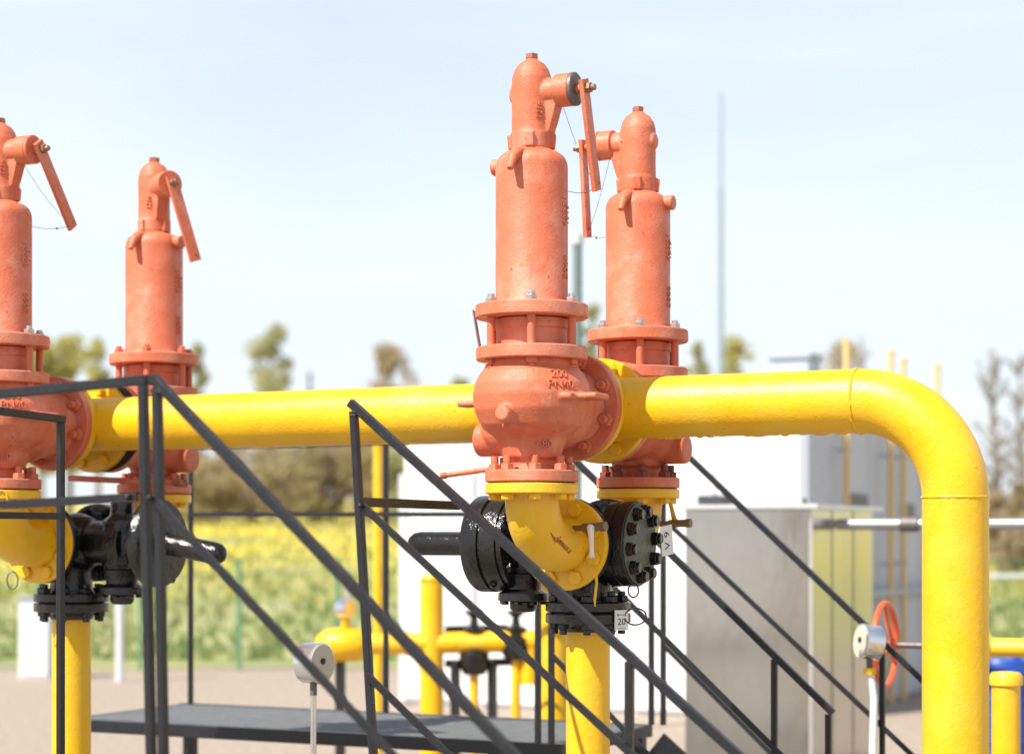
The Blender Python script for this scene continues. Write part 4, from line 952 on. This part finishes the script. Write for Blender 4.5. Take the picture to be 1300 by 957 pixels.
# ================================================================== VEGETATION
def blob(rr, c, r, n, size, mb, gap=0.35):
    for _ in range(n):
        while True:
            v = Vector((rr.uniform(-1, 1), rr.uniform(-1, 1), rr.uniform(-1, 1)))
            if v.length <= 1 and v.length > 0.25: break
        p = c + Vector((v.x * r.x, v.y * r.y, v.z * r.z)); s = size * rr.uniform(0.6, 1.4)
        u = Vector((rr.gauss(0, 1), rr.gauss(0, 1), rr.gauss(0, 1))).normalized(); w_ = u.orthogonal().normalized() * s; u = u * s
        mb.add([p - u * 0.5 - w_ * 0.3, p + u * 0.1 - w_ * 0.5, p + u * 0.6, p - u * 0.1 + w_ * 0.5], [(0, 1, 2, 3)])
def raw_mesh(mb, name, m):
    me = bpy.data.meshes.new(name); me.from_pydata([tuple(v) for v in mb.v], [], mb.f); me.materials.append(m); return me
def tree(px, ytop, hw, depth, m, label, seed, dens=1.0, kind='round', name="tree", ybot=None):
    rr = random.Random(seed); p = at(px, HOR, depth); g = gz(p); sc = depth / F_PX
    H = EYE + (HOR - ytop) * sc - g; W = hw * sc
    t = thing(name, label, "tree", (p.x, p.y, g), 0, "trees on the skyline")
    tr = MB(); tr.tube([(0, 0, -0.3), (0.05 * W, 0, H * 0.35), (-0.03 * W, 0.05 * W, H * 0.65), (0, 0, H * 0.93)], [0.035 * H * 0.6, 0.026 * H * 0.6, 0.016 * H * 0.6, 0.02], 8)
    for k in range(14):
        z = H * rr.uniform(0.28, 0.85); a = rr.uniform(0, 6.28); L = W * rr.uniform(0.5, 0.95); q = Vector((math.cos(a) * L, math.sin(a) * L, z + L * rr.uniform(0.3, 0.8)))
        tr.tube([(0, 0, z), Vector((0, 0, z)).lerp(q, 0.5) + Vector((0, 0, 0.05 * H)), q], [0.006 * H, 0.004 * H, 0.015], 5)
    part("trunk", tr.mesh("trunk", BARK), t)
    mb = MB(); size = max(0.18, 5.0 * sc)
    if kind == 'conifer':
        for k in range(16):
            z = H * (0.08 + 0.92 * k / 16); r = W * (1 - k / 16.5); blob(rr, Vector((0, 0, z)), Vector((r, r, H * 0.05)), int(60 * dens), size * 0.8, mb)
    else:
        n = 40
        for k in range(n):
            a = rr.uniform(0, 6.28); zz = rr.uniform(0.30, 0.97); prof = math.sin(math.pi * min(1, (zz - 0.2) / 0.85)) ** 0.6
            rad = W * prof * rr.uniform(0.15, 0.85); c = Vector((math.cos(a) * rad, math.sin(a) * rad, H * zz))
            r = W * rr.uniform(0.28, 0.5); blob(rr, c, Vector((r, r, r * 0.9)), int(62 * dens), size * 0.9, mb)
        blob(rr, Vector((0, 0, H * 0.9)), Vector((W * 0.3, W * 0.3, H * 0.09)), int(60 * dens), size, mb)
    part("crown", raw_mesh(mb, "crown", m), t)
tree(52, 432, 34, 95, LEAF_Y, "yellow-green willow beside the cut-off valve", 1, 1.2)
tree(88, 424, 36, 96, LEAF_Y, "broad yellow-green willow in the gap between the left valves", 2, 1.3)
tree(124, 430, 26, 100, LEAF_Y, "yellow-green tree close to the most distant valve's flange", 3, 1.1)
tree(250, 428, 17, 110, LEAF_O, "slim olive tree just right of the most distant valve", 4)
tree(343, 415, 36, 105, LEAF_O, "tall rounded olive tree above the yellow pipe", 5, 1.2)
tree(393, 470, 8, 120, LEAF_D, "tiny dark conifer tip right of the rounded olive tree", 6, 0.5, 'conifer')
tree(497, 437, 40, 110, LEAF_B, "brownish budding tree above the middle of the pipe", 7, 0.9)
tree(584, 478, 16, 125, LEAF_O, "small treetop left of the nearest valve's bulb", 8, 0.7)
tree(752, 382, 22, 90, LEAF_O, "olive tree behind the gap between the right valves", 9, 0.8)
tree(886, 428, 18, 105, LEAF_O, "thin olive treetop left of the mast", 10, 0.6)
tree(935, 420, 32, 105, LEAF_Y, "yellow-olive treetop just right of the mast", 11, 0.75)
tree(1062, 432, 40, 120, LEAF_B, "sparse brown treetop behind the leftmost vent pipe", 12, 0.45)
def bare_tree(px, ytop, hw, depth, label, seed):
    rr = random.Random(seed); p = at(px, HOR, depth); g = gz(p); sc = depth / F_PX; H = EYE + (HOR - ytop) * sc - g; W = hw * sc
    t = thing("bare_tree", label, "tree", (p.x, p.y, g), 0, "bare trees at right")
    tr = MB(); tr.tube([(0, 0, -0.3), (0.1, 0, H * 0.4), (-0.1, 0.1, H * 0.7), (0, 0, H)], [0.16, 0.12, 0.07, 0.02], 8)
    part("trunk", tr.mesh("trunk", BARK), t)
    br = MB()
    for k in range(34):
        z = H * rr.uniform(0.22, 0.97); a = rr.uniform(0, 6.28); L = W * rr.uniform(0.5, 1.1) * (1.25 - 0.8 * z / H); q = Vector((math.cos(a) * L, math.sin(a) * L, z + L * rr.uniform(0.5, 1.3)))
        m_ = Vector((0, 0, z)).lerp(q, 0.5); br.tube([(0, 0, z), m_, q], [0.05, 0.035, 0.012], 4)
        for j in range(6):
            s = Vector((0, 0, z)).lerp(q, rr.uniform(0.3, 1)); e = s + Vector((rr.gauss(0, 1), rr.gauss(0, 1), rr.uniform(0.3, 1.6))) * 0.28 * W * 0.6
            br.tube([s, e], [0.022, 0.008], 3)
    part("crown", raw_mesh(br, "branches", TWIG), t)
bare_tree(1262, 445, 46, 60, "grey bare birch right of the pipe bend", 21)
bare_tree(1296, 452, 40, 64, "grey bare birch at the right edge", 22)
bare_tree(1096, 432, 44, 80, "bare tree with dark twigs right of the leftmost vent pipe", 24)
def shrub(px, ytop, hw, depth, m, label, seed, n=34, ybase=None, group="shrubs along the meadow"):
    rr = random.Random(seed); p = at(px, HOR, depth); g = gz(p); sc = depth / F_PX; H = max(0.6, EYE + (HOR - ytop) * sc - g); W = hw * sc
    t = thing("shrub", label, "shrub", (p.x, p.y, g), 0, group)
    st = MB()
    for k in range(7):
        a = rr.uniform(0, 6.28); st.tube([(0, 0, -0.2), (math.cos(a) * W * 0.3, math.sin(a) * W * 0.3, H * 0.5), (math.cos(a) * W * 0.6, math.sin(a) * W * 0.6, H * 0.9)], [0.06, 0.04, 0.015], 5)
    part("stem", st.mesh("stem", BARK), t)
    mb = MB()
    for k in range(n):
        a = rr.uniform(0, 6.28); d = math.sqrt(rr.random()) * 0.75; zz = rr.uniform(0.12, 0.85) * (1.05 - 0.35 * d)
        r = W * rr.uniform(0.25, 0.4); blob(rr, Vector((math.cos(a) * d * W, math.sin(a) * d * W, H * zz)), Vector((r, r, min(r, H * 0.22))), 70, 5.5 * sc, mb)
    part("foliage", raw_mesh(mb, "foliage", m), t)
SH = [(262, 568, 52, 96, HEDGE, 0), (316, 540, 56, 98, LEAF_B, 0), (368, 530, 58, 97, HEDGE, 0), (422, 525, 60, 99, LEAF_B, 0), (474, 530, 54, 98, HEDGE, 0), (508, 540, 36, 95, LEAF_O, 0)]
for i, (px, yt, hw, d, m, wd) in enumerate(SH):
    shrub(px, yt, hw, d, m, {0: "leftmost brown-olive shrub under the yellow pipe, beside the rear railing post", 1: "second brownish shrub from the rear railing post, under the pipe",
          2: "third shrub along the meadow, brown-olive", 3: "fourth shrub along the meadow, brown, left of the leaning post", 4: "brown-olive shrub directly behind the leaning railing post", 5: "small olive shrub against the white building's left edge"}[i], 40 + i)
for i, (px, yt, hw, d, m, lb) in enumerate([(1268, 612, 26, 58, LEAF_B, "brown shrub at the right edge beside the vertical pipe"), (1300, 590, 26, 60, HEDGE, "brown-olive shrub cut by the right edge"), (1290, 650, 30, 50, LEAF_B, "low brown shrub above the galvanised pipe at right"), (1345, 600, 40, 62, HEDGE, "shrub just outside the right edge")]):
    if i < 3: shrub(px, yt, hw, d, m, lb, 60 + i)
# uncut grass tufts and dandelions of the meadow: uncountable, one object
def meadow():
    rr = random.Random(99); mb = MB(); yb = MB(); base = Vector((CAM.x, CAM.y, 0))
    for _ in range(9000):
        d = 27 + 70 * rr.random() ** 1.4; l = rr.uniform(-0.30, 0.32) * d; p = base + FWD * d + RGT * l; p.z = gz(p) - 0.02
        h = rr.uniform(0.08, 0.28); a = rr.uniform(0, 6.28); w_ = Vector((math.cos(a), math.sin(a), 0)) * rr.uniform(0.04, 0.12); lean = Vector((rr.gauss(0, 0.05), rr.gauss(0, 0.05), h))
        mb.add([p - w_, p + w_, p + lean], [(0, 1, 2)])
    for _ in range(7000):
        d = 36 + 70 * rr.random(); l = rr.uniform(-0.30, 0.32) * d; p = base + FWD * d + RGT * l; 
        if noise.noise(Vector((p.x * 0.08, p.y * 0.08, 7))) < -0.05: continue
        p.z = gz(p) + rr.uniform(0.1, 0.22); s = rr.uniform(0.04, 0.09)
        yb.add([p + Vector((s, 0, 0)), p + Vector((0, s, 0.02)), p + Vector((-s, 0, 0)), p + Vector((0, -s, 0.02))], [(0, 1, 2, 3)])
    o = part("grass", raw_mesh(mb, "grass", leafmat("grass_blades", (0.26, 0.30, 0.08), (0.36, 0.34, 0.13)))); o['kind'] = 'stuff'; o['label'] = "meadow grass behind the yard fence"; o['category'] = "grass"
    o = part("dandelions", raw_mesh(yb, "dandelions", leafmat("dandelion_yellow", (0.70, 0.52, 0.01), (0.6, 0.42, 0.01)))); o['kind'] = 'stuff'; o['label'] = "yellow dandelions scattered over the meadow"; o['category'] = "flowers"
meadow()
